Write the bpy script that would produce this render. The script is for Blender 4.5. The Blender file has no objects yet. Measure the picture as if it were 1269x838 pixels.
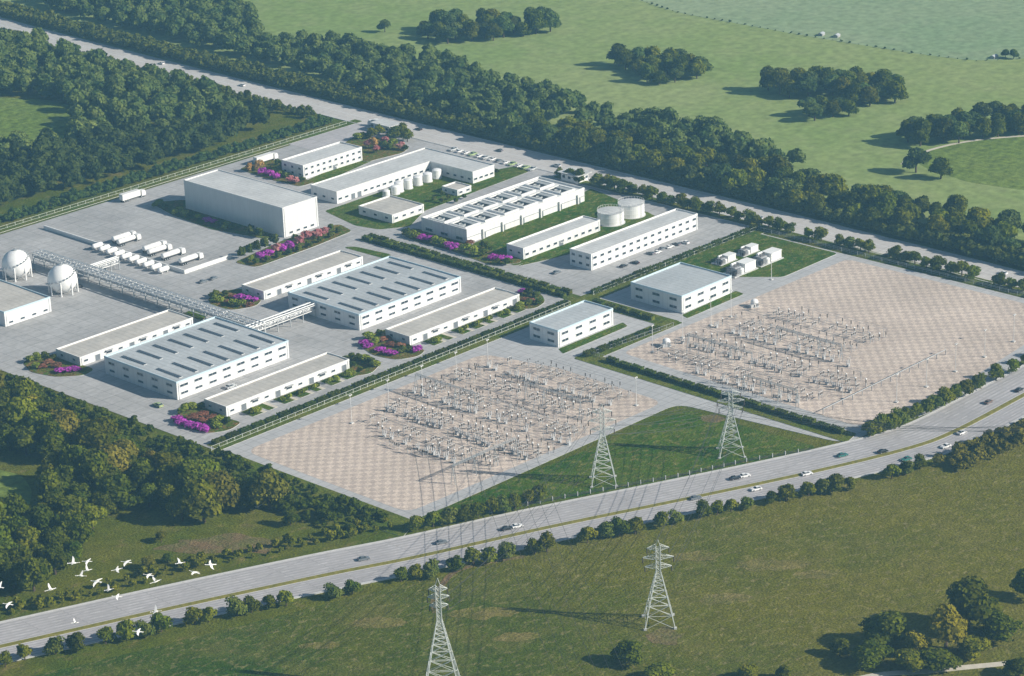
import bpy, math, random
import numpy as np
from mathutils import Matrix, Vector
R_ = math.radians
random.seed(7)
scene = bpy.context.scene
col = scene.collection

# ------------------------------------------------------------------ camera
FPX, PITCH, YAW, ROLL, HCAM = 3334.0, R_(20.672), R_(45.456), R_(-2.151), 357.0
def _axes():
    cy, sy = math.cos(YAW), math.sin(YAW); cp, sp = math.cos(PITCH), math.sin(PITCH)
    cr, sr = math.cos(ROLL), math.sin(ROLL)
    r = Vector((cy, -sy, 0)); f = Vector((sy, cy, 0)); z = Vector((0, 0, 1))
    F = f*cp - z*sp; U0 = f*sp + z*cp
    return cr*r + sr*U0, -sr*r + cr*U0, F
CR, CU, CF = _axes()
CPOS = CF*(HCAM/CF.z)
cam_d = bpy.data.cameras.new('camera'); cam = bpy.data.objects.new('camera', cam_d); col.objects.link(cam)
cam_d.sensor_width = 36; cam_d.sensor_fit = 'HORIZONTAL'; cam_d.lens = FPX/1269*36
cam_d.clip_start = 1; cam_d.clip_end = 20000
M = Matrix((( CR.x, CU.x, -CF.x, CPOS.x), (CR.y, CU.y, -CF.y, CPOS.y), (CR.z, CU.z, -CF.z, CPOS.z), (0, 0, 0, 1)))
cam.matrix_world = M
scene.camera = cam
def g(px, py, z=0.0):
    """site coordinates of a surveyed point of the photograph at height z"""
    d = CF*FPX + CR*(px-634.5) - CU*(py-419)
    t = (z-CPOS.z)/d.z
    p = CPOS + d*t
    return (p.x, p.y)

# ------------------------------------------------------------------ light
SUN_AZ, SUN_EL = R_(-62), R_(28.5)
world = bpy.data.worlds.new('World'); scene.world = world; world.use_nodes = True
wt = world.node_tree; bg = wt.nodes['Background']
sky = wt.nodes.new('ShaderNodeTexSky'); sky.sky_type = 'NISHITA'; sky.sun_disc = False
sky.sun_elevation = SUN_EL; sky.sun_rotation = math.atan2(math.cos(SUN_AZ), math.sin(SUN_AZ))
sky.air_density = 1.0; sky.dust_density = 1.0
wt.links.new(sky.outputs[0], bg.inputs[0]); bg.inputs[1].default_value = 0.052
sl = bpy.data.lights.new('sun', 'SUN'); sl.energy = 5.0; sl.angle = R_(0.5); sl.color = (1, .93, .82)
sun = bpy.data.objects.new('sun', sl); col.objects.link(sun)
sun.rotation_euler = Vector((math.cos(SUN_AZ)*math.cos(SUN_EL), math.sin(SUN_AZ)*math.cos(SUN_EL), math.sin(SUN_EL))).to_track_quat('Z', 'Y').to_euler()
scene.render.engine = 'CYCLES'
vs = scene.view_settings; vs.view_transform = 'Standard'; vs.look = 'None'; vs.gamma = 1; vs.exposure = 0.52
scene.cycles.volume_bounces = 1; scene.cycles.max_bounces = 6; scene.cycles.diffuse_bounces = 3
HAZE_DENSITY = 0.00014

# ------------------------------------------------------------------ materials
MATS = {}
def mat(name, c, rough=.8, var=.0, scale=1.0, c2=None, metal=0, spec=.3, objvar=0.0, bump=0, detail=4, emis=None):
    if name in MATS: return MATS[name]
    m = bpy.data.materials.new(name); m.use_nodes = True; MATS[name] = m
    nt = m.node_tree; b = nt.nodes['Principled BSDF']
    b.inputs['Roughness'].default_value = rough; b.inputs['Metallic'].default_value = metal
    b.inputs['Specular IOR Level'].default_value = spec
    b.inputs['Base Color'].default_value = (*c, 1)
    out = None
    if var or c2:
        geo = nt.nodes.new('ShaderNodeNewGeometry')
        n = nt.nodes.new('ShaderNodeTexNoise'); n.inputs['Scale'].default_value = scale; n.inputs['Detail'].default_value = detail
        n.inputs['Roughness'].default_value = .65
        nt.links.new(geo.outputs['Position'], n.inputs['Vector'])
        ramp = nt.nodes.new('ShaderNodeValToRGB')
        if c2 is None: c2 = tuple(x*(1+var) for x in c); c = tuple(x*(1-var) for x in c)
        ramp.color_ramp.elements[0].position = .33; ramp.color_ramp.elements[1].position = .67
        ramp.color_ramp.elements[0].color = (*c, 1); ramp.color_ramp.elements[1].color = (*c2, 1)
        nt.links.new(n.outputs[0], ramp.inputs[0]); out = ramp.outputs[0]
        if bump:
            bp = nt.nodes.new('ShaderNodeBump'); bp.inputs['Strength'].default_value = .5; bp.inputs['Distance'].default_value = bump
            nt.links.new(n.outputs[0], bp.inputs['Height']); nt.links.new(bp.outputs[0], b.inputs['Normal'])
    if objvar:
        oi = nt.nodes.new('ShaderNodeObjectInfo'); hs = nt.nodes.new('ShaderNodeHueSaturation')
        mr = nt.nodes.new('ShaderNodeMapRange'); mr.inputs['To Min'].default_value = 1-objvar; mr.inputs['To Max'].default_value = 1+objvar
        nt.links.new(oi.outputs['Random'], mr.inputs[0]); nt.links.new(mr.outputs[0], hs.inputs['Value'])
        ml = nt.nodes.new('ShaderNodeMath'); ml.operation = 'MULTIPLY'; ml.inputs[1].default_value = 7.31
        fr = nt.nodes.new('ShaderNodeMath'); fr.operation = 'FRACT'
        mr2 = nt.nodes.new('ShaderNodeMapRange'); mr2.inputs['To Min'].default_value = .5-.012*objvar/.3; mr2.inputs['To Max'].default_value = .5+.022*objvar/.3
        nt.links.new(oi.outputs['Random'], ml.inputs[0]); nt.links.new(ml.outputs[0], fr.inputs[0]); nt.links.new(fr.outputs[0], mr2.inputs[0])
        nt.links.new(mr2.outputs[0], hs.inputs['Hue'])
        if out is not None: nt.links.new(out, hs.inputs['Color'])
        else: hs.inputs['Color'].default_value = (*c, 1)
        out = hs.outputs[0]
    if out is not None: nt.links.new(out, b.inputs['Base Color'])
    return m

def grass_mat(name, base, alt, dry, s1=.02, s2=.12, s3=1.2, dryamt=.62, far=False, grad=None):
    """grass: two greens in large patches, dry streaks, fine blade noise"""
    m = bpy.data.materials.new(name); m.use_nodes = True; MATS[name] = m
    nt = m.node_tree; b = nt.nodes['Principled BSDF']; b.inputs['Roughness'].default_value = 1; b.inputs['Specular IOR Level'].default_value = 0
    geo = nt.nodes.new('ShaderNodeNewGeometry')
    def noise(s, det=4, stretch=None):
        n = nt.nodes.new('ShaderNodeTexNoise'); n.inputs['Scale'].default_value = s; n.inputs['Detail'].default_value = det; n.inputs['Roughness'].default_value = .6
        src = geo.outputs['Position']
        if stretch:
            mp = nt.nodes.new('ShaderNodeMapping'); mp.inputs['Rotation'].default_value = (0, 0, stretch[0]); mp.inputs['Scale'].default_value = (1, stretch[1], 1)
            nt.links.new(src, mp.inputs[0]); src = mp.outputs[0]
        nt.links.new(src, n.inputs['Vector']); return n.outputs[0]
    def ramp(v, a, z, lo, hi):
        r = nt.nodes.new('ShaderNodeMapRange'); r.inputs[1].default_value = lo; r.inputs[2].default_value = hi
        r.inputs[3].default_value = a; r.inputs[4].default_value = z; nt.links.new(v, r.inputs[0]); return r.outputs[0]
    def mix(f, a, c):
        x = nt.nodes.new('ShaderNodeMix'); x.data_type = 'RGBA'
        nt.links.new(f, x.inputs['Factor'])
        for s, v in ((x.inputs[6], a), (x.inputs[7], c)):
            if isinstance(v, tuple): s.default_value = (*v, 1)
            else: nt.links.new(v, s)
        return x.outputs[2]
    f1 = ramp(noise(s1, 3), 0, 1, .38, .62)
    if grad:      # the land itself turns drier towards one side
        dp = nt.nodes.new('ShaderNodeVectorMath'); dp.operation = 'DOT_PRODUCT'; dp.inputs[1].default_value = (grad[0], grad[1], 0); nt.links.new(geo.outputs['Position'], dp.inputs[0])
        ad = nt.nodes.new('ShaderNodeMath'); ad.operation = 'ADD'; ad.use_clamp = True
        sc_ = nt.nodes.new('ShaderNodeMath'); sc_.operation = 'MULTIPLY'; sc_.inputs[1].default_value = .45; nt.links.new(f1, sc_.inputs[0])
        nt.links.new(ramp(dp.outputs['Value'], 0, .75, grad[2], grad[3]), ad.inputs[0]); nt.links.new(sc_.outputs[0], ad.inputs[1]); f1 = ad.outputs[0]
    c = mix(f1, base, alt)
    c = mix(ramp(noise(s2, 7, (YAW, 5.0 if far else 1.7)), 0, .75, dryamt, dryamt+.2), c, dry)
    c = mix(ramp(noise(.045, 5), 0, .45, .48, .66), c, tuple(x*.72+y*.28 for x, y in zip(alt, dry)))
    fine = ramp(noise(s3, 5), .9 if far else .66, 1.1 if far else 1.38, .3, .7)
    vm = nt.nodes.new('ShaderNodeVectorMath'); vm.operation = 'SCALE'
    nt.links.new(c, vm.inputs[0]); nt.links.new(fine, vm.inputs['Scale'])
    fine2 = ramp(noise(.22, 3), .8, 1.2, .3, .7)
    vm2 = nt.nodes.new('ShaderNodeVectorMath'); vm2.operation = 'SCALE'
    nt.links.new(vm.outputs[0], vm2.inputs[0]); nt.links.new(fine2, vm2.inputs['Scale'])
    nt.links.new(vm2.outputs[0], b.inputs['Base Color'])
    if far: return m
    bp = nt.nodes.new('ShaderNodeBump'); bp.inputs['Distance'].default_value = .5; bp.inputs['Strength'].default_value = .6
    nt.links.new(fine, bp.inputs['Height']); nt.links.new(bp.outputs[0], b.inputs['Normal'])
    return m

def slab_mat(name, base, joint=6.0, var=.1, tint=(1, 1, 1)):
    """cast concrete: bays with thin joints, stains and tyre wear"""
    m = bpy.data.materials.new(name); m.use_nodes = True; MATS[name] = m
    nt = m.node_tree; b = nt.nodes['Principled BSDF']; b.inputs['Roughness'].default_value = .85; b.inputs['Specular IOR Level'].default_value = .2
    geo = nt.nodes.new('ShaderNodeNewGeometry')
    br = nt.nodes.new('ShaderNodeTexBrick'); br.offset = 0; br.inputs['Scale'].default_value = 1; br.inputs['Brick Width'].default_value = joint; br.inputs['Row Height'].default_value = joint
    br.inputs['Mortar Size'].default_value = .11; br.inputs['Mortar Smooth'].default_value = .3
    b1 = tuple(x*(1-var*.35) for x in base); b2 = tuple(x*(1+var*.35) for x in base)
    br.inputs['Color1'].default_value = (*b1, 1); br.inputs['Color2'].default_value = (*b2, 1); br.inputs['Mortar'].default_value = (*[x*.62 for x in base], 1)
    nt.links.new(geo.outputs['Position'], br.inputs['Vector'])
    cur = br.outputs[0]
    for s, lo, hi, st in ((.035, 1-var, 1+var, None), (.5, 1-var*.8, 1+var*.8, None), (.15, 1-var*.7, 1+var*.7, 6.0)):
        n = nt.nodes.new('ShaderNodeTexNoise'); n.inputs['Scale'].default_value = s; n.inputs['Detail'].default_value = 5
        src = geo.outputs['Position']
        if st:
            mp = nt.nodes.new('ShaderNodeMapping'); mp.inputs['Scale'].default_value = (1, st, 1); nt.links.new(src, mp.inputs[0]); src = mp.outputs[0]
        nt.links.new(src, n.inputs['Vector'])
        r = nt.nodes.new('ShaderNodeMapRange'); r.inputs[1].default_value = .3; r.inputs[2].default_value = .7; r.inputs[3].default_value = lo; r.inputs[4].default_value = hi
        nt.links.new(n.outputs[0], r.inputs[0])
        v = nt.nodes.new('ShaderNodeVectorMath'); v.operation = 'SCALE'; nt.links.new(cur, v.inputs[0]); nt.links.new(r.outputs[0], v.inputs['Scale']); cur = v.outputs[0]
    nt.links.new(cur, b.inputs['Base Color'])
    return m

def paver_mat():
    m = bpy.data.materials.new('beige_pavers'); m.use_nodes = True
    nt = m.node_tree; b = nt.nodes['Principled BSDF']; b.inputs['Roughness'].default_value = .9; b.inputs['Specular IOR Level'].default_value = .15
    geo = nt.nodes.new('ShaderNodeNewGeometry')
    ns = nt.nodes.new('ShaderNodeTexNoise'); ns.inputs['Scale'].default_value = .55; nt.links.new(geo.outputs['Position'], ns.inputs['Vector'])
    sc = nt.nodes.new('ShaderNodeVectorMath'); sc.operation = 'SCALE'; sc.inputs['Scale'].default_value = 1.6; nt.links.new(ns.outputs[1], sc.inputs[0])
    ad = nt.nodes.new('ShaderNodeVectorMath'); ad.operation = 'ADD'; nt.links.new(geo.outputs['Position'], ad.inputs[0]); nt.links.new(sc.outputs[0], ad.inputs[1])
    fl = nt.nodes.new('ShaderNodeVectorMath'); fl.operation = 'MULTIPLY'; fl.inputs[1].default_value = (1, 1, 0); nt.links.new(ad.outputs[0], fl.inputs[0])
    ck = nt.nodes.new('ShaderNodeTexChecker'); ck.inputs['Scale'].default_value = 1/2.3
    ck.inputs['Color1'].default_value = (.60, .505, .425, 1); ck.inputs['Color2'].default_value = (.47, .395, .345, 1)
    nt.links.new(fl.outputs[0], ck.inputs['Vector']); cur = ck.outputs[0]
    for s, lo, hi in ((.03, .88, 1.1), (1.9, .78, 1.22), (.35, .92, 1.08)):
        n = nt.nodes.new('ShaderNodeTexNoise'); n.inputs['Scale'].default_value = s; n.inputs['Detail'].default_value = 4
        nt.links.new(geo.outputs['Position'], n.inputs['Vector'])
        r = nt.nodes.new('ShaderNodeMapRange'); r.inputs[1].default_value = .3; r.inputs[2].default_value = .7; r.inputs[3].default_value = lo; r.inputs[4].default_value = hi
        nt.links.new(n.outputs[0], r.inputs[0])
        v = nt.nodes.new('ShaderNodeVectorMath'); v.operation = 'SCALE'; nt.links.new(cur, v.inputs[0]); nt.links.new(r.outputs[0], v.inputs['Scale']); cur = v.outputs[0]
    nt.links.new(cur, b.inputs['Base Color'])
    return m

def panel_mat(name, base, period=1.0, axis=(1, 1, 0), depth=.12, var=.06):
    """profiled metal sheet: ribs every `period` metres plus grime"""
    m = bpy.data.materials.new(name); m.use_nodes = True; MATS[name] = m
    nt = m.node_tree; b = nt.nodes['Principled BSDF']; b.inputs['Roughness'].default_value = .55; b.inputs['Specular IOR Level'].default_value = .3
    geo = nt.nodes.new('ShaderNodeNewGeometry')
    dt = nt.nodes.new('ShaderNodeVectorMath'); dt.operation = 'DOT_PRODUCT'; dt.inputs[1].default_value = (axis[0]/period, axis[1]/period, axis[2]/period)
    nt.links.new(geo.outputs['Position'], dt.inputs[0])
    fr = nt.nodes.new('ShaderNodeMath'); fr.operation = 'FRACT'; nt.links.new(dt.outputs['Value'], fr.inputs[0])
    gt = nt.nodes.new('ShaderNodeMath'); gt.operation = 'LESS_THAN'; gt.inputs[1].default_value = .18; nt.links.new(fr.outputs[0], gt.inputs[0])
    r0 = nt.nodes.new('ShaderNodeMapRange'); r0.inputs[3].default_value = 1; r0.inputs[4].default_value = 1-depth; nt.links.new(gt.outputs[0], r0.inputs[0])
    cur = r0.outputs[0]
    for s, st in ((.08, (1, 1, 1)), (.6, (1, 1, .25))):
        mp = nt.nodes.new('ShaderNodeMapping'); mp.inputs['Scale'].default_value = st; nt.links.new(geo.outputs['Position'], mp.inputs[0])
        n = nt.nodes.new('ShaderNodeTexNoise'); n.inputs['Scale'].default_value = s; n.inputs['Detail'].default_value = 4; nt.links.new(mp.outputs[0], n.inputs['Vector'])
        r = nt.nodes.new('ShaderNodeMapRange'); r.inputs[1].default_value = .3; r.inputs[2].default_value = .7; r.inputs[3].default_value = 1-var; r.inputs[4].default_value = 1+var
        nt.links.new(n.outputs[0], r.inputs[0])
        mm = nt.nodes.new('ShaderNodeMath'); mm.operation = 'MULTIPLY'; nt.links.new(cur, mm.inputs[0]); nt.links.new(r.outputs[0], mm.inputs[1]); cur = mm.outputs[0]
    v = nt.nodes.new('ShaderNodeVectorMath'); v.operation = 'SCALE'; v.inputs[0].default_value = base; nt.links.new(cur, v.inputs['Scale'])
    nt.links.new(v.outputs[0], b.inputs['Base Color'])
    return m

m_ground = grass_mat('meadow_ground', (.072, .100, .005), (.115, .120, .010), (.24, .18, .08), dryamt=.56)
m_olive = grass_mat('olive_field', (.098, .116, .010), (.175, .155, .026), (.32, .27, .14), s1=.012, s2=.35, dryamt=.5)
m_nearfield = grass_mat('near_green_field', (.036, .074, .004), (.130, .125, .014), (.26, .22, .10), s1=.02, s2=.35, dryamt=.52, grad=(CR.x, CR.y, -70, 110))
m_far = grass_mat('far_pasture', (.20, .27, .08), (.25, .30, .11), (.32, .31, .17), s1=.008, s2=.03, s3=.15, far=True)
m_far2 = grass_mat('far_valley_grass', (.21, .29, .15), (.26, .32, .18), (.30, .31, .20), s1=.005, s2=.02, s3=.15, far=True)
m_mown = grass_mat('mown_field', (.12, .175, .03), (.145, .195, .04), (.20, .20, .08), s1=.01, s3=.3, dryamt=.7)
m_lawn = grass_mat('site_lawn', (.036, .088, .003), (.072, .112, .006), (.24, .20, .07), s1=.06, s2=.3, dryamt=.5)
m_verge = grass_mat('verge_grass', (.075, .110, .010), (.135, .145, .022), (.20, .17, .06), s1=.09, s2=.3, dryamt=.57)
m_conc = slab_mat('yard_concrete', (.385, .382, .378), 6.0, .13)
m_apron = slab_mat('apron_concrete', (.43, .43, .43), 4.0, .07)
m_road = slab_mat('road_surface', (.42, .405, .41), 12.0, .11)
m_road2 = slab_mat('back_road_surface', (.50, .48, .46), 12.0, .08)
m_bed = grass_mat('planted_bed', (.12, .10, .02), (.065, .12, .015), (.34, .14, .09), s1=.25, s2=.5, dryamt=.5)
m_paver = paver_mat()
m_wornfield = grass_mat('worn_field_grass', (.11, .115, .02), (.17, .145, .04), (.26, .21, .10), s1=.15, s2=.4, dryamt=.5)
m_worn = grass_mat('worn_ground', (.17, .115, .055), (.12, .12, .035), (.24, .18, .10), s1=.12, s2=.3, s3=1.2, dryamt=.5)
m_kerb = mat('kerb_concrete', (.5, .5, .49), .8, .08, .4)
m_path = mat('pale_path', (.55, .51, .43), .9, .08, .5)
m_dirt = mat('bare_earth', (.27, .18, .11), .95, .2, .3)
m_white = panel_mat('white_wall_panel', (.70, .705, .70), 2.4, (1, 1, 0), .09, .05)
m_wh = panel_mat('warehouse_cladding', (.66, .665, .66), 1.2, (1, 1, 0), .05, .035)
m_white2 = panel_mat('white_plaster', (.80, .80, .78), 6, (1, 1, 0), .03, .04)
m_roof = panel_mat('pale_metal_roof', (.56, .565, .555), 2.0, (1, 0, 0), .14, .10)
m_roofb = panel_mat('beige_roof', (.50, .475, .43), 2.6, (1, 0, 0), .12, .10)
m_roofg = panel_mat('grey_blue_roof', (.44, .465, .475), 2.2, (1, 0, 0), .15, .09)
m_blue = mat('pale_blue_trim', (.50, .62, .68), .5, .05, .3)
m_whtrim = mat('white_trim', (.72, .72, .70), .5, .06, .3)
m_dtrim = mat('dark_blue_grey_trim', (.12, .17, .22), .5, .1, .3)
m_skyl = mat('rooflight_glass', (.065, .08, .10), .25, .15, .3, spec=.5)
m_glass = mat('window_glass', (.045, .06, .075), .15, .3, .7, spec=.6)
m_frame = mat('window_frame', (.62, .64, .65), .5)
m_door = mat('door_paint', (.16, .18, .2), .5, .1, .8)
m_tank = mat('tank_white', (.78, .78, .77), .4, .05, .3)
m_steel = mat('galvanised_steel', (.42, .44, .45), .45, .1, .5, metal=.3)
m_pylon = mat('pylon_steel', (.62, .65, .62), .5, .08, .4)
m_pipe = mat('pipe_white', (.72, .73, .73), .4, .06, .5)
m_dark = mat('dark_steel', (.05, .05, .055), .5, .2, .5)
m_insul = mat('brown_insulator', (.09, .075, .065), .3, .2, 1.0)
m_insulg = mat('grey_insulator', (.50, .50, .50), .35, .1, 1.0)
m_equip = mat('equipment_grey', (.38, .39, .40), .5, .1, .6)
m_fanblue = mat('fan_shroud_grey', (.36, .38, .38), .5, .1, .6)
m_pit = mat('fan_pit_dark', (.03, .035, .04), .8, .2, .5)
m_wire = mat('wire_dark', (.06, .06, .065), .5)
m_tyre = mat('tyre_rubber', (.02, .02, .022), .8)
m_mark = mat('lane_paint', (.62, .62, .61), .6, .08, 1.5)
m_bark = mat('bark', (.09, .065, .045), .95, .25, 2.0)
m_bird = mat('white_feathers', (.85, .85, .83), .8)
m_beak = mat('orange_beak', (.5, .25, .06), .6)
def leafm(name, a, b, ov=.3, sc=.35):
    m = mat(name, a, 1, 0, sc, b, spec=.0, objvar=ov); nt = m.node_tree; pb = nt.nodes['Principled BSDF']
    tr = nt.nodes.new('ShaderNodeBsdfTranslucent'); mx = nt.nodes.new('ShaderNodeMixShader'); mx.inputs[0].default_value = .32
    src = pb.inputs['Base Color'].links[0].from_socket
    nt.links.new(src, tr.inputs[0]); nt.links.new(pb.outputs[0], mx.inputs[1]); nt.links.new(tr.outputs[0], mx.inputs[2])
    nt.links.new(mx.outputs[0], nt.nodes['Material Output'].inputs['Surface']); return m
L_dark = leafm('leaves_dark_green', (.045, .070, .005), (.165, .180, .012))
L_mid = leafm('leaves_mid_green', (.080, .110, .006), (.24, .24, .016))
L_olive = leafm('leaves_olive', (.105, .105, .012), (.24, .205, .030))
L_blue = leafm('leaves_deep_forest', (.044, .080, .022), (.14, .18, .040))
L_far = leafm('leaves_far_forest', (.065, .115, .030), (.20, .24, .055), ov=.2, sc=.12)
L_belt = leafm('leaves_belt', (.085, .125, .018), (.21, .23, .040), ov=.2, sc=.2)
L_yel = leafm('leaves_yellow', (.20, .16, .02), (.34, .27, .04), .15)
L_org = leafm('leaves_orange', (.42, .22, .07), (.55, .36, .13), .12)
L_pink = leafm('leaves_pink', (.42, .12, .16), (.55, .30, .26), .12)
L_mag = leafm('flowers_magenta', (.30, .04, .30), (.62, .10, .64), .15, 2.5)
L_lime = leafm('leaves_lime', (.16, .20, .02), (.32, .36, .04), .15)
L_rust = leafm('leaves_rust', (.22, .085, .05), (.34, .17, .10), .15)
L_hedge = leafm('hedge_leaves', (.045, .075, .008), (.15, .17, .022), .3, .8)

# ------------------------------------------------------------------ mesh helpers
class MB:
    def __init__(s): s.v = []; s.f = []; s.m = []
    def add(s, vs_, fs, mi=0):
        o = len(s.v); s.v += [tuple(p) for p in vs_]; s.f += [tuple(o+i for i in f) for f in fs]; s.m += [mi]*len(fs); return s
    def box(s, x0, y0, z0, x1, y1, z1, mi=0):
        return s.add([(x0,y0,z0),(x1,y0,z0),(x1,y1,z0),(x0,y1,z0),(x0,y0,z1),(x1,y0,z1),(x1,y1,z1),(x0,y1,z1)],
              [(0,3,2,1),(4,5,6,7),(0,1,5,4),(1,2,6,5),(2,3,7,6),(3,0,4,7)], mi)
    def rings(s, rs, n, mi=0, cap=True):
        """rs: list of (centre, ux, uy) ring frames"""
        o = len(s.v)
        for c, ux, uy in rs:
            for i in range(n):
                a = 2*math.pi*i/n; ca, sa = math.cos(a), math.sin(a)
                s.v.append((c[0]+ux[0]*ca+uy[0]*sa, c[1]+ux[1]*ca+uy[1]*sa, c[2]+ux[2]*ca+uy[2]*sa))
        for k in range(len(rs)-1):
            for i in range(n):
                j = (i+1) % n; a = o+k*n
                s.f.append((a+i, a+j, a+n+j, a+n+i)); s.m.append(mi)
        if cap:
            s.f.append(tuple(o+i for i in reversed(range(n)))); s.m.append(mi)
            e = o+(len(rs)-1)*n; s.f.append(tuple(e+i for i in range(n))); s.m.append(mi)
        return s
    def tube(s, p, q, r, n=6, mi=0, r2=None):
        p = Vector(p); q = Vector(q); d = (q-p)
        if d.length < 1e-6: return s
        d.normalize(); u = d.orthogonal().normalized(); w = d.cross(u)
        r2 = r if r2 is None else r2
        return s.rings([(p, u*r, w*r), (q, u*r2, w*r2)], n, mi)
    def lathe(s, prof, n=16, c=(0,0,0), mi=0):
        return s.rings([((c[0], c[1], c[2]+z), (max(r,.001),0,0), (0,max(r,.001),0)) for r, z in prof], n, mi)
    def ball(s, c, r, n=12, mi=0, sz=1, sx=1, sy=1):
        k = n//2
        return s.rings([((c[0], c[1], c[2]-r*sz*math.cos(math.pi*i/k)), (r*sx*max(math.sin(math.pi*i/k), .004),0,0), (0,r*sy*max(math.sin(math.pi*i/k), .004),0)) for i in range(k+1)], n, mi)
    def prism(s, pts, z0, z1, mi=0, side=None):
        n = len(pts); o = len(s.v)
        a = sum(pts[i][0]*pts[(i+1)%n][1]-pts[(i+1)%n][0]*pts[i][1] for i in range(n))
        if a < 0: pts = pts[::-1]
        s.v += [(x, y, z0) for x, y in pts]+[(x, y, z1) for x, y in pts]
        s.f.append(tuple(o+n+i for i in range(n))); s.m.append(mi)
        s.f.append(tuple(o+i for i in reversed(range(n)))); s.m.append(mi)
        for i in range(n):
            j = (i+1) % n; s.f.append((o+i, o+j, o+n+j, o+n+i)); s.m.append(mi if side is None else side)
        return s
    def mesh(s, name, mats, smooth=False):
        me = bpy.data.meshes.new(name); me.from_pydata(s.v, [], s.f)
        for m_ in (mats if isinstance(mats, (list, tuple)) else [mats]): me.materials.append(m_)
        me.polygons.foreach_set('material_index', s.m)
        if smooth: me.polygons.foreach_set('use_smooth', [True]*len(s.f))
        me.update(); return me

def link(name, me, parent=None, loc=None, rz=0):
    o = bpy.data.objects.new(name, me); col.objects.link(o)
    if parent: o.parent = parent
    if loc is not None: o.location = loc
    if rz: o.rotation_euler.z = rz
    return o
def tag(o, label, cat, group=None, kind=None):
    o['label'] = label; o['category'] = cat
    if group: o['group'] = group
    if kind: o['kind'] = kind
    return o
def thing(name, label, cat, loc=(0,0,0), rz=0, group=None):
    return tag(link(name, None, None, loc, rz), label, cat, group)
def struct(name, mb, m, label, cat='ground'):
    o = link(name, mb.mesh(name, m)); o['kind'] = 'structure'; o['label'] = label; o['category'] = cat; return o
def dup(root, loc, rz=0, label=None, group=None, sc=None, cat=None):
    r = root.copy(); col.objects.link(r); r.location = loc; r.rotation_euler = (0, 0, rz)
    if sc is not None: r.scale = (sc, sc, sc) if not isinstance(sc, tuple) else sc
    if label: r['label'] = label
    if group: r['group'] = group
    if cat: r['category'] = cat
    for ch in root.children:
        c = ch.copy(); col.objects.link(c); c.parent = r
        for gch in ch.children:
            d = gch.copy(); col.objects.link(d); d.parent = c
    return r
class Stock:
    """a kind of thing: its first placing moves the original, later ones are copies"""
    def __init__(s, root): s.root = root; s.used = False
    def put(s, loc, rz=0, label=None, group=None, sc=None, cat=None):
        if not s.used:
            s.used = True; r = s.root; r.location = loc; r.rotation_euler = (0, 0, rz)
            if sc is not None: r.scale = (sc, sc, sc) if not isinstance(sc, tuple) else sc
            if label: r['label'] = label
            if group: r['group'] = group
            if cat: r['category'] = cat
            return r
        return dup(s.root, loc, rz, label, group, sc, cat)
ORD = ['first','second','third','fourth','fifth','sixth','seventh','eighth','ninth','tenth','eleventh','twelfth','13th','14th','15th','16th','17th','18th','19th','20th']
def nth(i): return ORD[i] if i < 20 else '%d%s' % (i+1, {1:'st',2:'nd',3:'rd'}.get((i+1) % 10, 'th'))
def inside(p, poly):
    x, y = p; c = False; n = len(poly)
    for i in range(n):
        x0, y0 = poly[i]; x1, y1 = poly[i-1]
        if (y0 > y) != (y1 > y) and x < (x1-x0)*(y-y0)/(y1-y0)+x0: c = not c
    return c
def rounded(pts, r, k=5):
    out = []
    n = len(pts)
    for i in range(n):
        p = Vector(pts[i]); a = Vector(pts[i-1]); b = Vector(pts[(i+1) % n])
        da = (a-p); db = (b-p); rr = min(r, da.length*.45, db.length*.45)
        p0 = p+da.normalized()*rr; p1 = p+db.normalized()*rr
        for j in range(k+1):
            t = j/k; q = p0*(1-t)**2+p*2*t*(1-t)+p1*t*t; out.append((q.x, q.y))
    return out
def GP(*ps): return [g(*p) for p in ps]
def smooth_line(pts, n=8):
    out = []
    P = [Vector(p) for p in pts]; P = [P[0]*2-P[1]]+P+[P[-1]*2-P[-2]]
    for i in range(1, len(P)-2):
        for j in range(n):
            t = j/n; a, b, c, d = P[i-1], P[i], P[i+1], P[i+2]
            q = .5*((2*b)+(c-a)*t+(2*a-5*b+4*c-d)*t*t+(-a+3*b-3*c+d)*t**3); out.append(q)
    out.append(P[-2]); return out
def offset_line(pts, d):
    out = []
    for i, p in enumerate(pts):
        t = (pts[min(i+1, len(pts)-1)]-pts[max(i-1, 0)]).normalized(); out.append(Vector((p.x-t.y*d, p.y+t.x*d)))
    return out
def ribbon(mb, pts, d0, d1, z0, z1, mi=0):
    a = offset_line(pts, d0); b = offset_line(pts, d1)
    for i in range(len(pts)-1):
        q = [(a[i].x,a[i].y),(b[i].x,b[i].y),(b[i+1].x,b[i+1].y),(a[i+1].x,a[i+1].y)]
        v = [(x,y,z0) for x,y in q]+[(x,y,z1) for x,y in q]
        mb.add(v, [(4,7,6,5),(0,4,5,1)[::-1] if False else (0,3,7,4),(1,5,6,2)], mi)
    return mb
# ------------------------------------------------------------------ ground, fields, roads
mb = MB(); S = 4200
cx0, cy0 = 0, 0
mb.add([(-S,-S,0),(S,-S,0),(S,S,0),(-S,S,0)], [(0,1,2,3)])
struct('ground', mb, m_ground, 'rough green meadow ground under the whole landscape')

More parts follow.
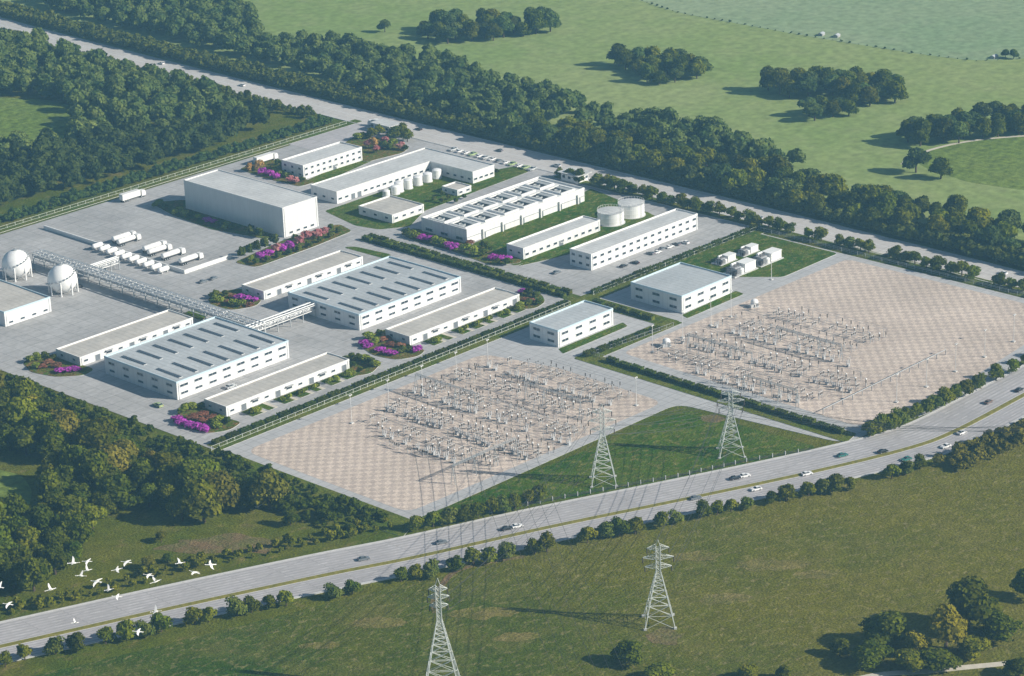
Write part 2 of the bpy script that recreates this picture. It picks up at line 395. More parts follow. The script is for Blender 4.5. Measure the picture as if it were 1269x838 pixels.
def rough(pts, amp, seed=1, k=3):
    rs = random.Random(seed); out = []
    for i in range(len(pts)):
        a, b = Vector(pts[i]), Vector(pts[(i+1) % len(pts)])
        for j in range(k): p = a.lerp(b, j/k); out.append((p.x+rs.uniform(-amp, amp), p.y+rs.uniform(-amp, amp)))
    return out
def field(name, pts, z, m, label, r=12):
    return struct(name, MB().prism(rounded(pts, r), -.2, z, 0), m, label)
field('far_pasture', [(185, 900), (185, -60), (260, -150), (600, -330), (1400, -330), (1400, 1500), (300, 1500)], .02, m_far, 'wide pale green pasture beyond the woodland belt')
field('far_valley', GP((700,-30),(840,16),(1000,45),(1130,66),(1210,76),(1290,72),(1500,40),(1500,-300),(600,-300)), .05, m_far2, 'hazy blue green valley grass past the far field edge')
field('mown_field', GP((1128,196),(1160,184),(1210,174),(1285,168),(1420,165),(1420,240),(1269,236),(1200,226),(1150,210)), .06, m_mown, 'bright curved mown field at the right edge behind the woods', 6)
mb = MB(); ribbon(mb, smooth_line([Vector(g(*p)) for p in ((1118,204),(1128,196),(1160,184),(1210,174),(1285,168),(1420,165))]), -.9, .9, -.1, .1); struct('field_track', mb, m_path, 'thin pale track along the curved upper edge of the mown field', 'path')
field('left_meadow', GP((-160,118),(0,121),(60,124),(112,138),(108,160),(62,178),(20,192),(-160,210)), .05, m_mown, 'pale meadow clearing inside the left woods', 6)
field('near_clearing', GP((-80,575),(0,582),(28,590),(40,608),(36,632),(20,652),(-80,660)), .05, m_mown, 'bright grass clearing at the left edge of the near woods', 4)
field('near_field', [g(-900,1010), g(-300,900), g(0,848), g(200,800), g(430,742), g(700,676), g(900,630), g(1080,592), g(1200,560), g(1330,500), g(1900,300), g(2600,900), g(1400,1500), g(0,1600), g(-1500,1400)], .03, m_nearfield, 'wide field below the front highway, fresh green at left turning olive at right')
field('bare_patch', rough(GP((190,680),(230,668),(290,662),(345,672),(330,684),(250,690)), 2.2, 3), .04, m_worn, 'worn brown patch in the grass left of the paved yard', 6)
field('pylon_patch', rough(GP((798,786),(825,776),(845,788),(836,800),(806,798)), .8, 4), .07, m_worn, 'bare reddish soil around the foot of the near pylon', 2)
for k, (px, py, w) in enumerate(((600,760,7),(470,772,6),(900,742,6),(960,700,8),(1010,712,5),(640,790,5),(860,690,6),(395,800,4))):
    x_, y_ = g(px, py); field('worn_patch', rough([(x_+w*1.5*math.cos(a)*CR.x+w*.6*math.sin(a)*CR.y, y_+w*1.5*math.cos(a)*CR.y-w*.6*math.sin(a)*CR.x) for a in [i*math.pi/4 for i in range(8)]], w*.16, k+30), .06, m_wornfield, '%s faded dry patch in the field below the front highway' % nth(k), 3)
field('soil_patch', rough(GP((868,517),(888,514),(900,520),(888,525),(872,523)), .4, 5), .14, m_worn, 'small bare soil patch in the grass triangle', 1.5)
mb = MB(); ribbon(mb, smooth_line([Vector(g(*p)) for p in ((1000,860),(1080,838),(1150,832),(1210,826),(1300,818),(1400,812))]), -1.3, 1.3, -.1, .09)
struct('dirt_path', mb, m_path, 'pale dirt path in the bottom right corner', 'path')
mb = MB(); ribbon(mb, smooth_line([Vector(g(*p)) for p in ((540,760),(538,745),(548,725),(565,708),(600,698),(650,690))]), -1.0, 1.0, -.1, .08)
struct('field_track', mb, m_worn, 'narrow worn track from the roadside to the near left pylon', 'path')

# site slabs (real steps: 0.12 m)
field('site_yard', [(-330,258.5),(157,258.5),(164,250),(161,9),(-142,5),(-143,127),(-330,127)], .10, m_conc, 'grey concrete yard under the factory buildings', 2)
field('entrance_road', [(120,262),(166,262),(166,236),(120,236)], .125, m_road, 'pale entrance road joining the back highway', 3)
field('substation_apron', [(-142,5),(153,10),(154,-150),(60,-168),(-3,-157),(-11,-91),(-140,-90)], .104, m_apron, 'light grey concrete apron round both substation yards', 6)
field('substation_yard_west', [(-136,-4),(-19,-3),(-12,-34),(-13,-86.5),(-136,-84)], .115, m_paver, 'beige patterned paving of the left substation yard', 6)
field('substation_yard_east', [(14,-43),(149,-44),(149,-149),(40,-160),(12,-152)], .115, m_paver, 'beige patterned paving of the right substation yard', 4)
field('grass_triangle', GP((505,648),(851,508),(1012,554),(1000,561),(840,594),(680,622),(520,656)), .13, m_lawn, 'dark green grass triangle between yard and front highway', 3)

def lawn(pts, label, z=.20, r=2.0, kerb=True, m=None, name='lawn'):
    pts = rounded(pts, r)
    return struct(name, MB().prism(pts, -.1, z, 0, 1), [m or m_lawn, m_kerb], label)
def rect(x0, y0, x1, y1): return [(x0,y0),(x1,y0),(x1,y1),(x0,y1)]
V = lambda pts, lab, **k: lawn(pts, lab, m=m_verge, name='verge', **k)
V(rect(-141,3,161,10.5), 'long grass verge under the hedge and fence between works and substation', r=1)
V(rect(43.5,8,50,131), 'grass verge with hedges along the central road', z=.205, r=1)
V(rect(44.5,-38,52.5,4), 'grass verge between the two small office blocks', z=.21, r=1)
V(rect(-1,-40,52,-32.5), 'grass verge above the right paved yard', z=.215, r=1)
V([(-1.5,-33),(6.5,-33),(6.5,-156),(-2,-158)], 'grass verge between the two paved yards', z=.22, r=1)
V(rect(-330,260.5,168,266), 'grass verge along the far left perimeter fence', z=.19, r=1)
V([(-143,-1),(-140,-1),(-139,-91),(-150,-96),(-156,10),(-156,150),(-144.5,150),(-144,4)], 'grass edge along the left side of the yards', z=.15, r=1)
lawn([(88,7),(152,7),(152,-37),(116,-37.5),(93,-8)], 'green lawn around the transformer units', z=.23)

# ---- highways
FRONT = smooth_line([Vector(g(*p)) for p in ((-560,905),(-260,858),(0,802),(200,757),(400,714),(520,690),(680,654),(840,621),(1000,587),(1119,558),(1181,536),(1269,490),(1340,452),(1450,395),(1600,310))])
BACK = smooth_line([Vector(p) for p in ((215,1500),(195,900),(179,568),(174.5,398),(173,283),(172,202),(172,113),(172,40),(171,-30),(169,-116),(160,-210),(140,-330))])
mb = MB(); ribbon(mb, FRONT, -10.5, 15.5, -.2, .14); struct('front_highway', mb, m_road, 'pale grey dual carriageway sweeping across the foreground', 'road')
mb = MB(); ribbon(mb, BACK, -9, 9, -.2, .15); struct('back_highway', mb, m_road2, 'pale highway running behind the works', 'road')
mb = MB(); ribbon(mb, FRONT, -.9, .9, .0, .32); struct('median_strip', mb, mat('median_grass', (.13,.13,.02), .95, 0, .6, (.25,.22,.045)), 'yellow green planted median of the front highway', 'median')
mb = MB()
def dashes(line, off, z, dash=4, gap=8, w=.12):
    acc = 0
    for i in range(len(line)-1):
        a, b = line[i], line[i+1]; L = (b-a).length; t = (b-a)/L; nrm = Vector((-t.y, t.x)); s = 0
        while s < L:
            ph = (acc+s) % (dash+gap)
            if ph < dash:
                e = min(L, s+dash-ph); p = a+t*s+nrm*off; q = a+t*e+nrm*off
                mb.add([(*(p-nrm*w), z), (*(q-nrm*w), z), (*(q+nrm*w), z), (*(p+nrm*w), z)], [(0,1,2,3)])
                s = e+.001
            else: s += (dash+gap)-ph
        acc += L
for off in (4.7, 8.2, 11.7, -4.1, -7.2): dashes(FRONT, off, .150, 3, 9, .08)
for off in (1.3, 15.0, -1.3, -10.1): ribbon(mb, FRONT, off-.1, off+.1, .146, .150)
for off in (-4.5, 4.5): dashes(BACK, off, .158)
for off in (-.3, .3, 8.5, -8.5): ribbon(mb, BACK, off-.1, off+.1, .154, .158)
for i in range(15):
    x = 157; mb.box(157.5, 134+i*4.2, .12, 162.5, 134.12+i*4.2, .125)
struct('road_marking', mb, m_mark, 'white lane lines and edge lines on both highways', 'marking')
for ln, a, b, lab in ((FRONT, 15.5, 16.1, 'upper kerb of the front highway'), (FRONT, -11.1, -10.5, 'lower kerb of the front highway'), (BACK, 9, 9.5, 'near kerb of the back highway'), (BACK, -9.5, -9, 'far kerb of the back highway')):
    mb = MB(); ribbon(mb, ln, a, b, -.1, .27); mb2 = mb; struct('kerb', mb, m_kerb, 'pale concrete ' + lab, 'kerb')

mb = MB()
for off in (2.9, 6.4, 9.9, 13.2, -2.6, -5.6, -8.6):
    for o in (-.85, .85): ribbon(mb, FRONT, off+o-.32, off+o+.32, .139, .143)
struct('tyre_wear', mb, mat('worn_wheel_track', (.34,.33,.335), .75, .1, .15), 'darker wheel tracks worn into the front highway lanes', 'road')
V(rect(157.6,-160,162.4,126), 'grass verge with trees on the near side of the back highway', z=.22, r=1)

# haze
hz = link('haze', MB().box(-3900, -3900, -1.0, 3900, 3900, 395).mesh('haze', []))
hz['kind'] = 'stuff'; hz['label'] = 'thin blue summer haze over the whole valley'; hz['category'] = 'haze'
hm = bpy.data.materials.new('haze'); hm.use_nodes = True; nt = hm.node_tree
nt.nodes.remove(nt.nodes['Principled BSDF']); pv = nt.nodes.new('ShaderNodeVolumePrincipled')
pv.inputs['Color'].default_value = (.30, .66, 1.0, 1); pv.inputs['Density'].default_value = HAZE_DENSITY; pv.inputs['Anisotropy'].default_value = .1
nt.links.new(pv.outputs[0], nt.nodes['Material Output'].inputs['Volume']); hz.data.materials.append(hm)

# ------------------------------------------------------------------ buildings
_wm = {}
def window_mesh(w, h, axis):
    k = (round(w,2), round(h,2), axis)
    if k in _wm: return _wm[k]
    mb = MB(); t = .14; d = .10
    def bx(a0, a1, z0, z1, d0, d1, mi):
        if axis == 'x': mb.box(a0, -d1, z0, a1, -d0, z1, mi)       # on a wall facing -Y
        else: mb.box(-d1, a0, z0, -d0, a1, z1, mi)                 # on a wall facing -X
    bx(-w/2, w/2, -h/2, h/2, -.02, .03, 1)
    bx(-w/2-t, w/2+t, h/2, h/2+t, -.02, d, 0); bx(-w/2-t, w/2+t, -h/2-t*1.4, -h/2, -.02, d*1.8, 0)
    bx(-w/2-t, -w/2, -h/2, h/2, -.02, d, 0); bx(w/2, w/2+t, -h/2, h/2, -.02, d, 0)
    n = max(1, int(w/1.6))
    for i in range(1, n): x = -w/2+w*i/n; bx(x-.04, x+.04, -h/2, h/2, .03, .06, 0)
    _wm[k] = mb.mesh('window', [m_frame, m_glass]); return _wm[k]
def door_part(root, x, y, w, h, axis, m=None, name='door'):
    mb = MB()
    if axis == 'x':
        mb.box(-w/2, -.07, 0, w/2, .02, h, 0); mb.box(-w/2-.12, -.12, 0, -w/2, .02, h+.12, 1); mb.box(w/2, -.12, 0, w/2+.12, .02, h+.12, 1); mb.box(-w/2, -.12, h, w/2, .02, h+.12, 1)
    else:
        mb.box(-.07, -w/2, 0, .02, w/2, h, 0); mb.box(-.12, -w/2-.12, 0, .02, -w/2, h+.12, 1); mb.box(-.12, w/2, 0, .02, w/2+.12, h+.12, 1); mb.box(-.12, -w/2, h, .02, w/2, h+.12, 1)
    return link(name, mb.mesh(name, [m or m_door, m_frame]), root, (x, y, .02))

def building(name, label, x, y, lx, ly, h, wall=None, roofm=None, trim=None, rows=(), side=(), doors=(), sdoors=(), cat='building', par=.55, tw=.26, lights=False, ww=None, band=None):
    """rows: (z centre, count, width, height[, x from, x to]) of the sunny long wall; side: same for the wall facing -X"""
    wall = wall or m_white; roofm = roofm or m_roof; trim = trim or m_whtrim
    r = thing(name, label, cat, (x, y, .10))
    link('wall', MB().box(0,0,-.1,lx,ly,h-par-.15).mesh('wall', wall), r)
    zc = h-par-.15
    mb = MB(); mb.box(-.06,-.06,zc,lx+.06,tw,h); mb.box(-.06,ly-tw,zc,lx+.06,ly+.06,h); mb.box(-.06,tw,zc,tw,ly-tw,h); mb.box(lx-tw,tw,zc,lx+.06,ly-tw,h)
    link('parapet', mb.mesh('parapet', trim), r)
    mb = MB(); zr = h-par
    mb.add([(tw,tw,zr-.05),(lx-tw,tw,zr-.05),(lx-tw,ly-tw,zr-.05),(tw,ly-tw,zr-.05),(tw,ly/2,zr+.12),(lx-tw,ly/2,zr+.12)], [(0,1,5,4),(4,5,2,3)])
    link('roof', mb.mesh('roof', roofm), r)
    if band:
        for nm, b in (('front', MB().box(-.09,-.10,band[0],lx+.06,-.065,band[1])),):
            link('trim_band', b.mesh('trim_band', band[2]), r)
    for row in rows:
        z, n, w, hh = row[:4]; a, b = (row[4], row[5]) if len(row) > 4 else (0, lx)
        for i in range(n): link('window', window_mesh(w, hh, 'x'), r, (a+(b-a)*(i+.5)/n, 0, z))
    for row in side:
        z, n, w, hh = row[:4]; a, b = (row[4], row[5]) if len(row) > 4 else (0, ly)
        for i in range(n): link('window', window_mesh(w, hh, 'y'), r, (0, a+(b-a)*(i+.5)/n, z))
    for d in doors: door_part(r, d[0], 0, d[1], d[2], 'x')
    for d in sdoors: door_part(r, 0, d[0], d[1], d[2], 'y')
    dp = MB().tube((0,-.12,0),(0,-.12,zc),.07,5).mesh('downpipe', m_frame)
    for px in (.8, lx-.8): link('downpipe', dp, r, (px, 0, 0))
    if lights:
        me = MB().box(-.62,-6.6,0,.62,6.6,.32).mesh('rooflight', m_skyl)
        kb = MB().box(-.8,-6.8,0,.8,6.8,.12).mesh('rooflight_frame', m_whtrim)
        for j, yy in enumerate((ly*.235, ly*.72)):
            for i in range(7):
                o = link('rooflight', me, r, (lx*(i+.62)/7.25, yy, zr+.06)); link('frame', kb, o)
    return r

def rm(x, y): return x, y
RL = thing
A = building
A('factory_shed', 'large shed with blue grey roof and 14 dark rooflights nearest the left woods', -120.5, 50.5, 53.6, 41.5, 7.0, roofm=m_roofg, trim=m_blue,
  rows=((4.9,8,3.6,.9),(2.0,8,3.2,.8)), side=((4.9,5,3.4,.9),(2.0,5,3.0,.8)), lights=True)
A('factory_shed', 'large shed with dark rooflights in the middle of the works beside the central road', -30.6, 51, 54.9, 40.5, 6.6, roofm=m_roofg, trim=m_blue,
  rows=((4.6,8,3.6,.9),(1.9,8,3.2,.8)), side=((4.6,5,3.4,.9),(1.9,5,3.0,.8)), lights=True)
wx, wy = 26.2, 157.9
A('warehouse', 'tallest windowless grey white warehouse with pale roof', wx, wy, 19.6, 64.5, 13.2, roofm=m_roof, rows=((1.4,4,1.9,.8,2,18),), par=.35, wall=m_wh)
def lowrow(xs, z=1.9, w=2.2, h=.8): return xs
# long low blocks beside the sheds, their parapet stands high along the front
def low(label, nb, nt, r_, l_, h=4.0, n=9, roofm=m_roofb, side=2, mixed=True, par=.5, w=1.8):
    x, y = g(*nb); xr, yr = g(*r_, h); xl, yl = g(*l_, h)
    lx = xr-x; ly = yl-y
    r = A('low_workshop', label, x, y, lx, ly, h, roofm=roofm, side=((1.8,side,1.5,.8),) if side else (), par=par)
    k = 0; rnd = random.Random(label)
    for i in range(n):
        cx = lx*(i+.5)/n
        if mixed and i % 3 == 1: door_part(r, cx, 0, 2.2, 2.3, 'x')
        elif mixed and i % 3 == 2: link('window', window_mesh(w*1.5,.8,'x'), r, (cx,0,1.7)); link('canopy', MB().box(-1.6,-1.2,0,1.6,0,.15).mesh('canopy', m_equip), r, (cx-.2, 0, 2.6))
        else: link('window', window_mesh(w,.7,'x'), r, (cx,0,1.6))
    return r
low('long low workshop in front of the left shed, facing the left paved yard', (281,516.7), (279.8,504), (433.4,445.6), (250,495.8), 3.8, 11)
low('long low workshop in front of the middle shed', (508,428.5), (507.3,418.3), (641.9,364.2), (479.7,407), 3.6, 11)
low('long low workshop behind the left shed by the round flower bed', (99.8,454.4), (98.3,443.5), (240,394), (71.7,431.5), 3.6, 10)
low('long low workshop behind the middle shed', (327.4,372), (326.8,360.2), (451.7,318.6), (300,352.6), 3.6, 10)
x, y = g(7, 405.5)
A('control_building', 'white building with four low windows cut by the left edge', x, y, g(57,366.2,6.2)[0]-x, 46, 6.2, roofm=m_roofb, trim=m_blue, rows=((1.3,4,1.9,.7),))
x, y = g(376.5,222.7); h = 6.6
A('office_block', 'two storey office block farthest back beside the orange trees', x, y, g(449.8,182.6,h)[0]-x, g(347.8,198.4,h)[1]-y, h, rows=((4.6,10,1.5,.9),(1.9,10,1.5,.9)), side=((4.6,3,1.5,.9),(1.9,3,1.5,.9)), doors=((19,2,2.2),))
x, y = g(486.4,277.4); h = 3.9
A('pump_house', 'small square white building on the lawn behind the fan hall', x, y, g(526.7,253.6,h)[0]-x, g(444,255.3,h)[1]-y, h, rows=((1.9,4,1.8,.8),), side=((1.9,3,1.8,.8),), roofm=m_roofb)
x, y = g(567.1,243.6); h = 2.9
A('utility_hut', 'tiny white hut inside the L shaped block', x, y, g(584.1,230,h)[0]-x, g(546.6,231.1,h)[1]-y, h, rows=((1.4,2,1.8,.8),), side=((1.4,2,1.3,.8),), roofm=m_roofb)
x, y = g(648.9,322.3); h = 5.0
A('low_office', 'narrow single storey block in front of the two white tanks', x, y, g(743.8,272.7,h)[0]-x, g(630.2,301.4,h)[1]-y, h, rows=((1.9,11,1.9,.9),), side=((2.6,2,1.5,.8),), doors=((22.5,2.4,2.4),))
x, y = g(733,335.8)
A('office_block', 'long two storey office with thirty windows facing the parking yard', x, y, 66, 11.6, 7.0, rows=((5.0,15,2.0,.95),(2.0,15,2.0,.95)), side=((5.0,3,1.8,.95),(2.0,3,1.8,.95)), doors=())
A('office_block', 'square two storey block with blue trimmed roof left of the transformer lawn', 59.6, -33.0, 29.8, 26.0, 7.2, roofm=m_roofg, trim=m_blue, rows=((5.0,4,3.4,1.0),(1.9,4,3.4,1.0)), side=((5.0,3,3.6,1.0),(1.9,3,3.6,1.0)))
A('office_block', 'small two storey block at the corner between both paved yards', 3.4, -20.6, 30.7, 14.5, 6.8, roofm=m_roofg, trim=m_blue, rows=((4.8,4,3.4,.95),(1.9,4,3.4,.95)), side=((4.8,2,3.4,.95),(1.9,2,3.4,.95)))

# L-shaped process block
hL = 5.6
ax, ay = g(418,253.1); bx_, by_ = g(586.3,228.2)
xR = g(615,205,hL)[0]; yT = g(381.1,230.4,hL)[1]
x1 = bx_; yi = ay
outl = [(ax,ay),(x1,ay),(x1,by_),(xR,by_),(xR,yT),(ax,yT)]
Lb = thing('process_block', 'L shaped white process block beside the car park', 'building', (ax, ay, .10))
rel = [(px-ax, py-ay) for px, py in outl]
link('wall', MB().prism(rel, -.1, hL-.6).mesh('wall', m_white), Lb)
link('roof', MB().prism([(px+(.3 if px < 5 else (-.3 if px > xR-ax-1 else .3)), py+(-.3 if py > yT-ay-1 else .3)) for px, py in rel], hL-.6, hL-.42).mesh('roof', m_roof), Lb)
mb = MB()
for i in range(6):
    p, q = Vector(rel[i]), Vector(rel[(i+1)%6]); x0, x1_ = sorted((p.x,q.x)); y0, y1_ = sorted((p.y,q.y))
    e = .3 if i % 2 == 0 else -.001 
    mb.box(x0-.05 if i%2 else x0-.04, y0-.04 if i%2 else y0-.05, hL-.598+.003*i, x1_+.26 if i%2 else x1_+.04, y1_+.04 if i%2 else y1_+.26, hL+.003*i)
link('parapet', mb.mesh('parapet', m_whtrim), Lb)
W = x1-ax
for i in range(15):
    if i in (2, 3): door_part(Lb, W*(i+.5)/15, 0, 2.2, 2.4, 'x')
    else: link('window', window_mesh(2.0,.8,'x'), Lb, (W*(i+.5)/15, 0, 2.0))
for i in range(4): link('window', window_mesh(2.0,.8,'x'), Lb, (x1-ax+(xR-x1)*(i+.5)/4, by_-ay, 1.9))
for i in range(6): link('window', window_mesh(1.8,.8,'y'), Lb, (x1-ax, (by_-ay)*(1-(i+.5)/6.), 1.9))
for i in range(3): link('window', window_mesh(1.8,.8,'y'), Lb, (0, (yT-ay)*(i+.5)/3, 1.9))

# cooling hall with twelve roof cells
hF = 5.9; fx, fy = 68.1, 91.0; FX, FY = 72.3, 26.9
Fh = thing('cooling_hall', 'long white cooling hall with twelve fan cells on its roof', 'building', (fx, fy, .10))
link('wall', MB().box(0,0,-.1,FX,FY,hF-.5).mesh('wall', m_white), Fh)
link('roof', MB().box(.4,.4,hF-.5,FX-.4,FY-.4,hF-.4).mesh('roof', m_whtrim), Fh)
mb = MB(); mb.box(-.08,-.08,hF-.5,FX+.08,.35,hF+.35); mb.box(-.08,FY-.35,hF-.5,FX+.08,FY+.08,hF+.35); mb.box(-.08,.35,hF-.5,.35,FY-.35,hF+.35); mb.box(FX-.35,.35,hF-.5,FX+.08,FY-.35,hF+.35)
link('parapet', mb.mesh('parapet', m_whtrim), Fh)
link('ledge', MB().box(-.2,-.35,2.6,FX+.1,-.001,2.75).mesh('ledge', m_equip), Fh)
cell = MB(); cw, cd, chh, t = 8.8, 9.6, .75, .7
cell.box(0,0,0,cw,t,chh); cell.box(0,cd-t,0,cw,cd,chh); cell.box(0,t,0,t,cd-t,chh); cell.box(cw-t,t,0,cw,cd-t,chh); cell.box(t,t,0,cw-t,cd-t,.15,1)
cell.box(cw*.62,t,.15,cw-t,cd-t,.5,2)
cm = cell.mesh('fan_cell', [m_whtrim, m_pit, m_fanblue])
fan = MB().lathe([(1.6,0),(1.5,.6),(1.35,.7),(1.35,.55),(1.35,.1),(.3,.1),(.3,.5),(.05,.55)], 18, (0,0,0), 0); fm = fan.mesh('fan', m_fanblue)
for j in range(2):
    for i in range(6):
        o = link('fan_cell', cm, Fh, (1.6+i*11.7, 2.2+j*12.4, hF-.4)); link('fan', fm, o, (2.5, 4.6, .15))
for i in range(6):
    door_part(Fh, 11.7*(i+.88), 0, 1.5, 2.4, 'x')
    link('buttress', MB().box(-.3,-.9,0,.3,0,4.2).mesh('buttress', m_whtrim), Fh, (11.7*(i+.88)-1.2, 0, -.05))
for i in range(3): link('window', window_mesh(4,1.2,'y'), Fh, (0, FY*(i+.5)/3, 1.6))

# ------------------------------------------------------------------ tanks and spheres
def round_tank(label, px, py, dia, h):
    x, y = g(px, py); r = dia/2
    t = thing('storage_tank', label, 'tank', (x, y, .2), 0, 'white storage tanks on the lawn')
    link('base', MB().lathe([(r+.6,-.1),(r+.6,.15)], 32).mesh('base', m_kerb), t)
    link('shell', MB().lathe([(r,.15),(r,h*.33),(r+.07,h*.335),(r+.07,h*.35),(r,h*.355),(r,h*.66),(r+.07,h*.665),(r+.07,h*.68),(r,h*.685),(r,h)], 40).mesh('shell', m_tank), t)
    link('roof', MB().lathe([(r+.15,h),(r+.15,h+.12),(r*.5,h+.5),(.3,h+.65)], 40).mesh('roof', m_roof), t)
    mb = MB()
    for i in range(28):
        a = 2*math.pi*i/28; b = 2*math.pi*(i+1)/28
        mb.tube((r*math.cos(a), r*math.sin(a), h+.1), (r*math.cos(a), r*math.sin(a), h+1.1), .05, 4)
        mb.tube((r*math.cos(a), r*math.sin(a), h+1.1), (r*math.cos(b), r*math.sin(b), h+1.1), .05, 4)
    link('railing', mb.mesh('railing', m_whtrim), t)
    mb = MB(); 
    for k in (-.3,.3): mb.tube((k, -r-.35, 0), (k, -r-.35, h+1), .06, 4)
    for k in range(int(h/.4)): mb.tube((-.3,-r-.35,.3+k*.4),(.3,-r-.35,.3+k*.4),.04,4)
    link('ladder', mb.mesh('ladder', m_steel), t)
round_tank('left of the two big round white tanks', 756.9, 276.3, 11.2, 5.2)
round_tank('right of the two big round white tanks, nearer the highway', 782.4, 266.8, 11.2, 5.4)

sph = thing('gas_sphere', 'x', 'tank', (0,0,0), 0, 'white gas spheres by the pipe rack'); SR, SH = 5.9, 5.8
link('shell', MB().ball((0,0,SH), SR, 40).mesh('shell', m_tank, True), sph)
leg = MB().tube((0,0,0),(0,0,SH),.28,8).mesh('leg', m_tank)
for i in range(8):
    a = 2*math.pi*i/8; link('leg', leg, sph, (SR*.98*math.cos(a), SR*.98*math.sin(a), 0))
mb = MB()
for i in range(8):
    a = 2*math.pi*i/8; b = 2*math.pi*(i+1)/8; p = (SR*.98*math.cos(a), SR*.98*math.sin(a)); q = (SR*.98*math.cos(b), SR*.98*math.sin(b))
    mb.tube((*p,.4),(*q,SH*.6),.09,4); mb.tube((*q,.4),(*p,SH*.6),.09,4)
link('brace', mb.mesh('brace', m_steel), sph)
mb = MB()
for i in range(26):
    a = 2*math.pi*i/26*1.0+.4; z = .2+i*(SH+SR-.2)/26; rr = SR+.5 if z < SH else math.sqrt(max(SR**2-(z-SH)**2, .2))+.5
    mb.box(rr*math.cos(a)-.5, rr*math.sin(a)-.5, z, rr*math.cos(a)+.5, rr*math.sin(a)+.5, z+.12)
link('stair', mb.mesh('stair', m_steel), sph)
link('walkway', MB().lathe([(1.0,SH+SR-.05),(1.0,SH+SR+.25),(.2,SH+SR+.3),(.2,SH+SR+.9)], 16).mesh('walkway', m_steel), sph)
mb = MB().tube((0,0,.4),(0,0,SH-SR+.1),.3,8); mb.tube((0,0,.5),(7.5,0,.5),.22,6); mb.box(6.8,-1.2,0,8.6,1.2,.9)
link('outlet_pipe', mb.mesh('outlet_pipe', m_dark), sph)
SS = Stock(sph)
SS.put((*g(22,344), .1), 0, 'left white gas sphere on legs, at the left edge')
SS.put((*g(79,362.5), .1), 0, 'right white gas sphere on legs, beside the pipe rack')

def vtank(label, px, py, r, h, grp):
    t = thing('process_tank', label, 'tank', (*g(px, py), .2), 0, grp)
    link('shell', MB().lathe([(r,0),(r,h),(r*.7,h+.35),(.3,h+.5)], 20).mesh('shell', m_tank), t)
    link('skirt', MB().lathe([(r+.25,-.1),(r+.25,.3)], 20).mesh('skirt', m_kerb), t)
for i, (px, py, r, h) in enumerate(((490,241,1.9,3.6),(494.5,238,2.1,4.2),(506,234,2.0,4.0),(518,229.5,2.1,3.8),(530,225.5,2.1,3.8),(541.5,221,2.1,3.8),(479,244,1.6,2.6))):
    vtank('%s round process tank from the left in the row inside the L shaped block' % nth([1,2,3,4,5,6,0][i]), px, py, r, h, 'small process tanks in a row')

# horizontal bullet tanks
bt = thing('bullet_tank', 'x', 'tank', (0,0,0), 0, 'row of small white bullet tanks')
mb = MB(); L = 2.6; r = 1.25
mb.rings([((xx,0,1.9),(0,rr,0),(0,0,rr)) for xx, rr in ((-L-.7,.05),(-L-.5,.7),(-L,r*.97),(-L+.2,r),(L-.2,r),(L,r*.97),(L+.5,.7),(L+.7,.05))], 16)
link('shell', mb.mesh('shell', m_tank, True), bt)
for s in (-1, 1): link('saddle', MB().box(s*1.6-.2,-.9,0,s*1.6+.2,.9,.95).mesh('saddle', m_kerb), bt)
link('manway', MB().lathe([(.3,3.0),(.3,3.5),(.42,3.5),(.42,3.6)], 10).mesh('manway', m_steel), bt)
BT = Stock(bt)
p0 = Vector(g(121,309)); p1 = Vector(g(203,338.5))
for i in range(10):
    p = p0.lerp(p1, i/9); BT.put((p.x, p.y, .1), 0, sc=.86, label= '%s white bullet tank from the left in the row beside the low wall' % nth(i))

# containment wall (L)
wA = g(48,286); wB = g(229,339.5); wC = g(283,319)
w = thing('low_wall', 'long low L shaped white concrete wall behind the bullet tanks', 'wall', (wB[0], wB[1], .1))
link('long_wall', MB().box(-.3,.3,-.1,.3,wA[1]-wB[1],1.6).mesh('long_wall', m_whtrim), w)
link('short_wall', MB().box(-.3,-.3,-.1,wC[0]-wB[0],.3,1.6).mesh('short_wall', m_whtrim), w)

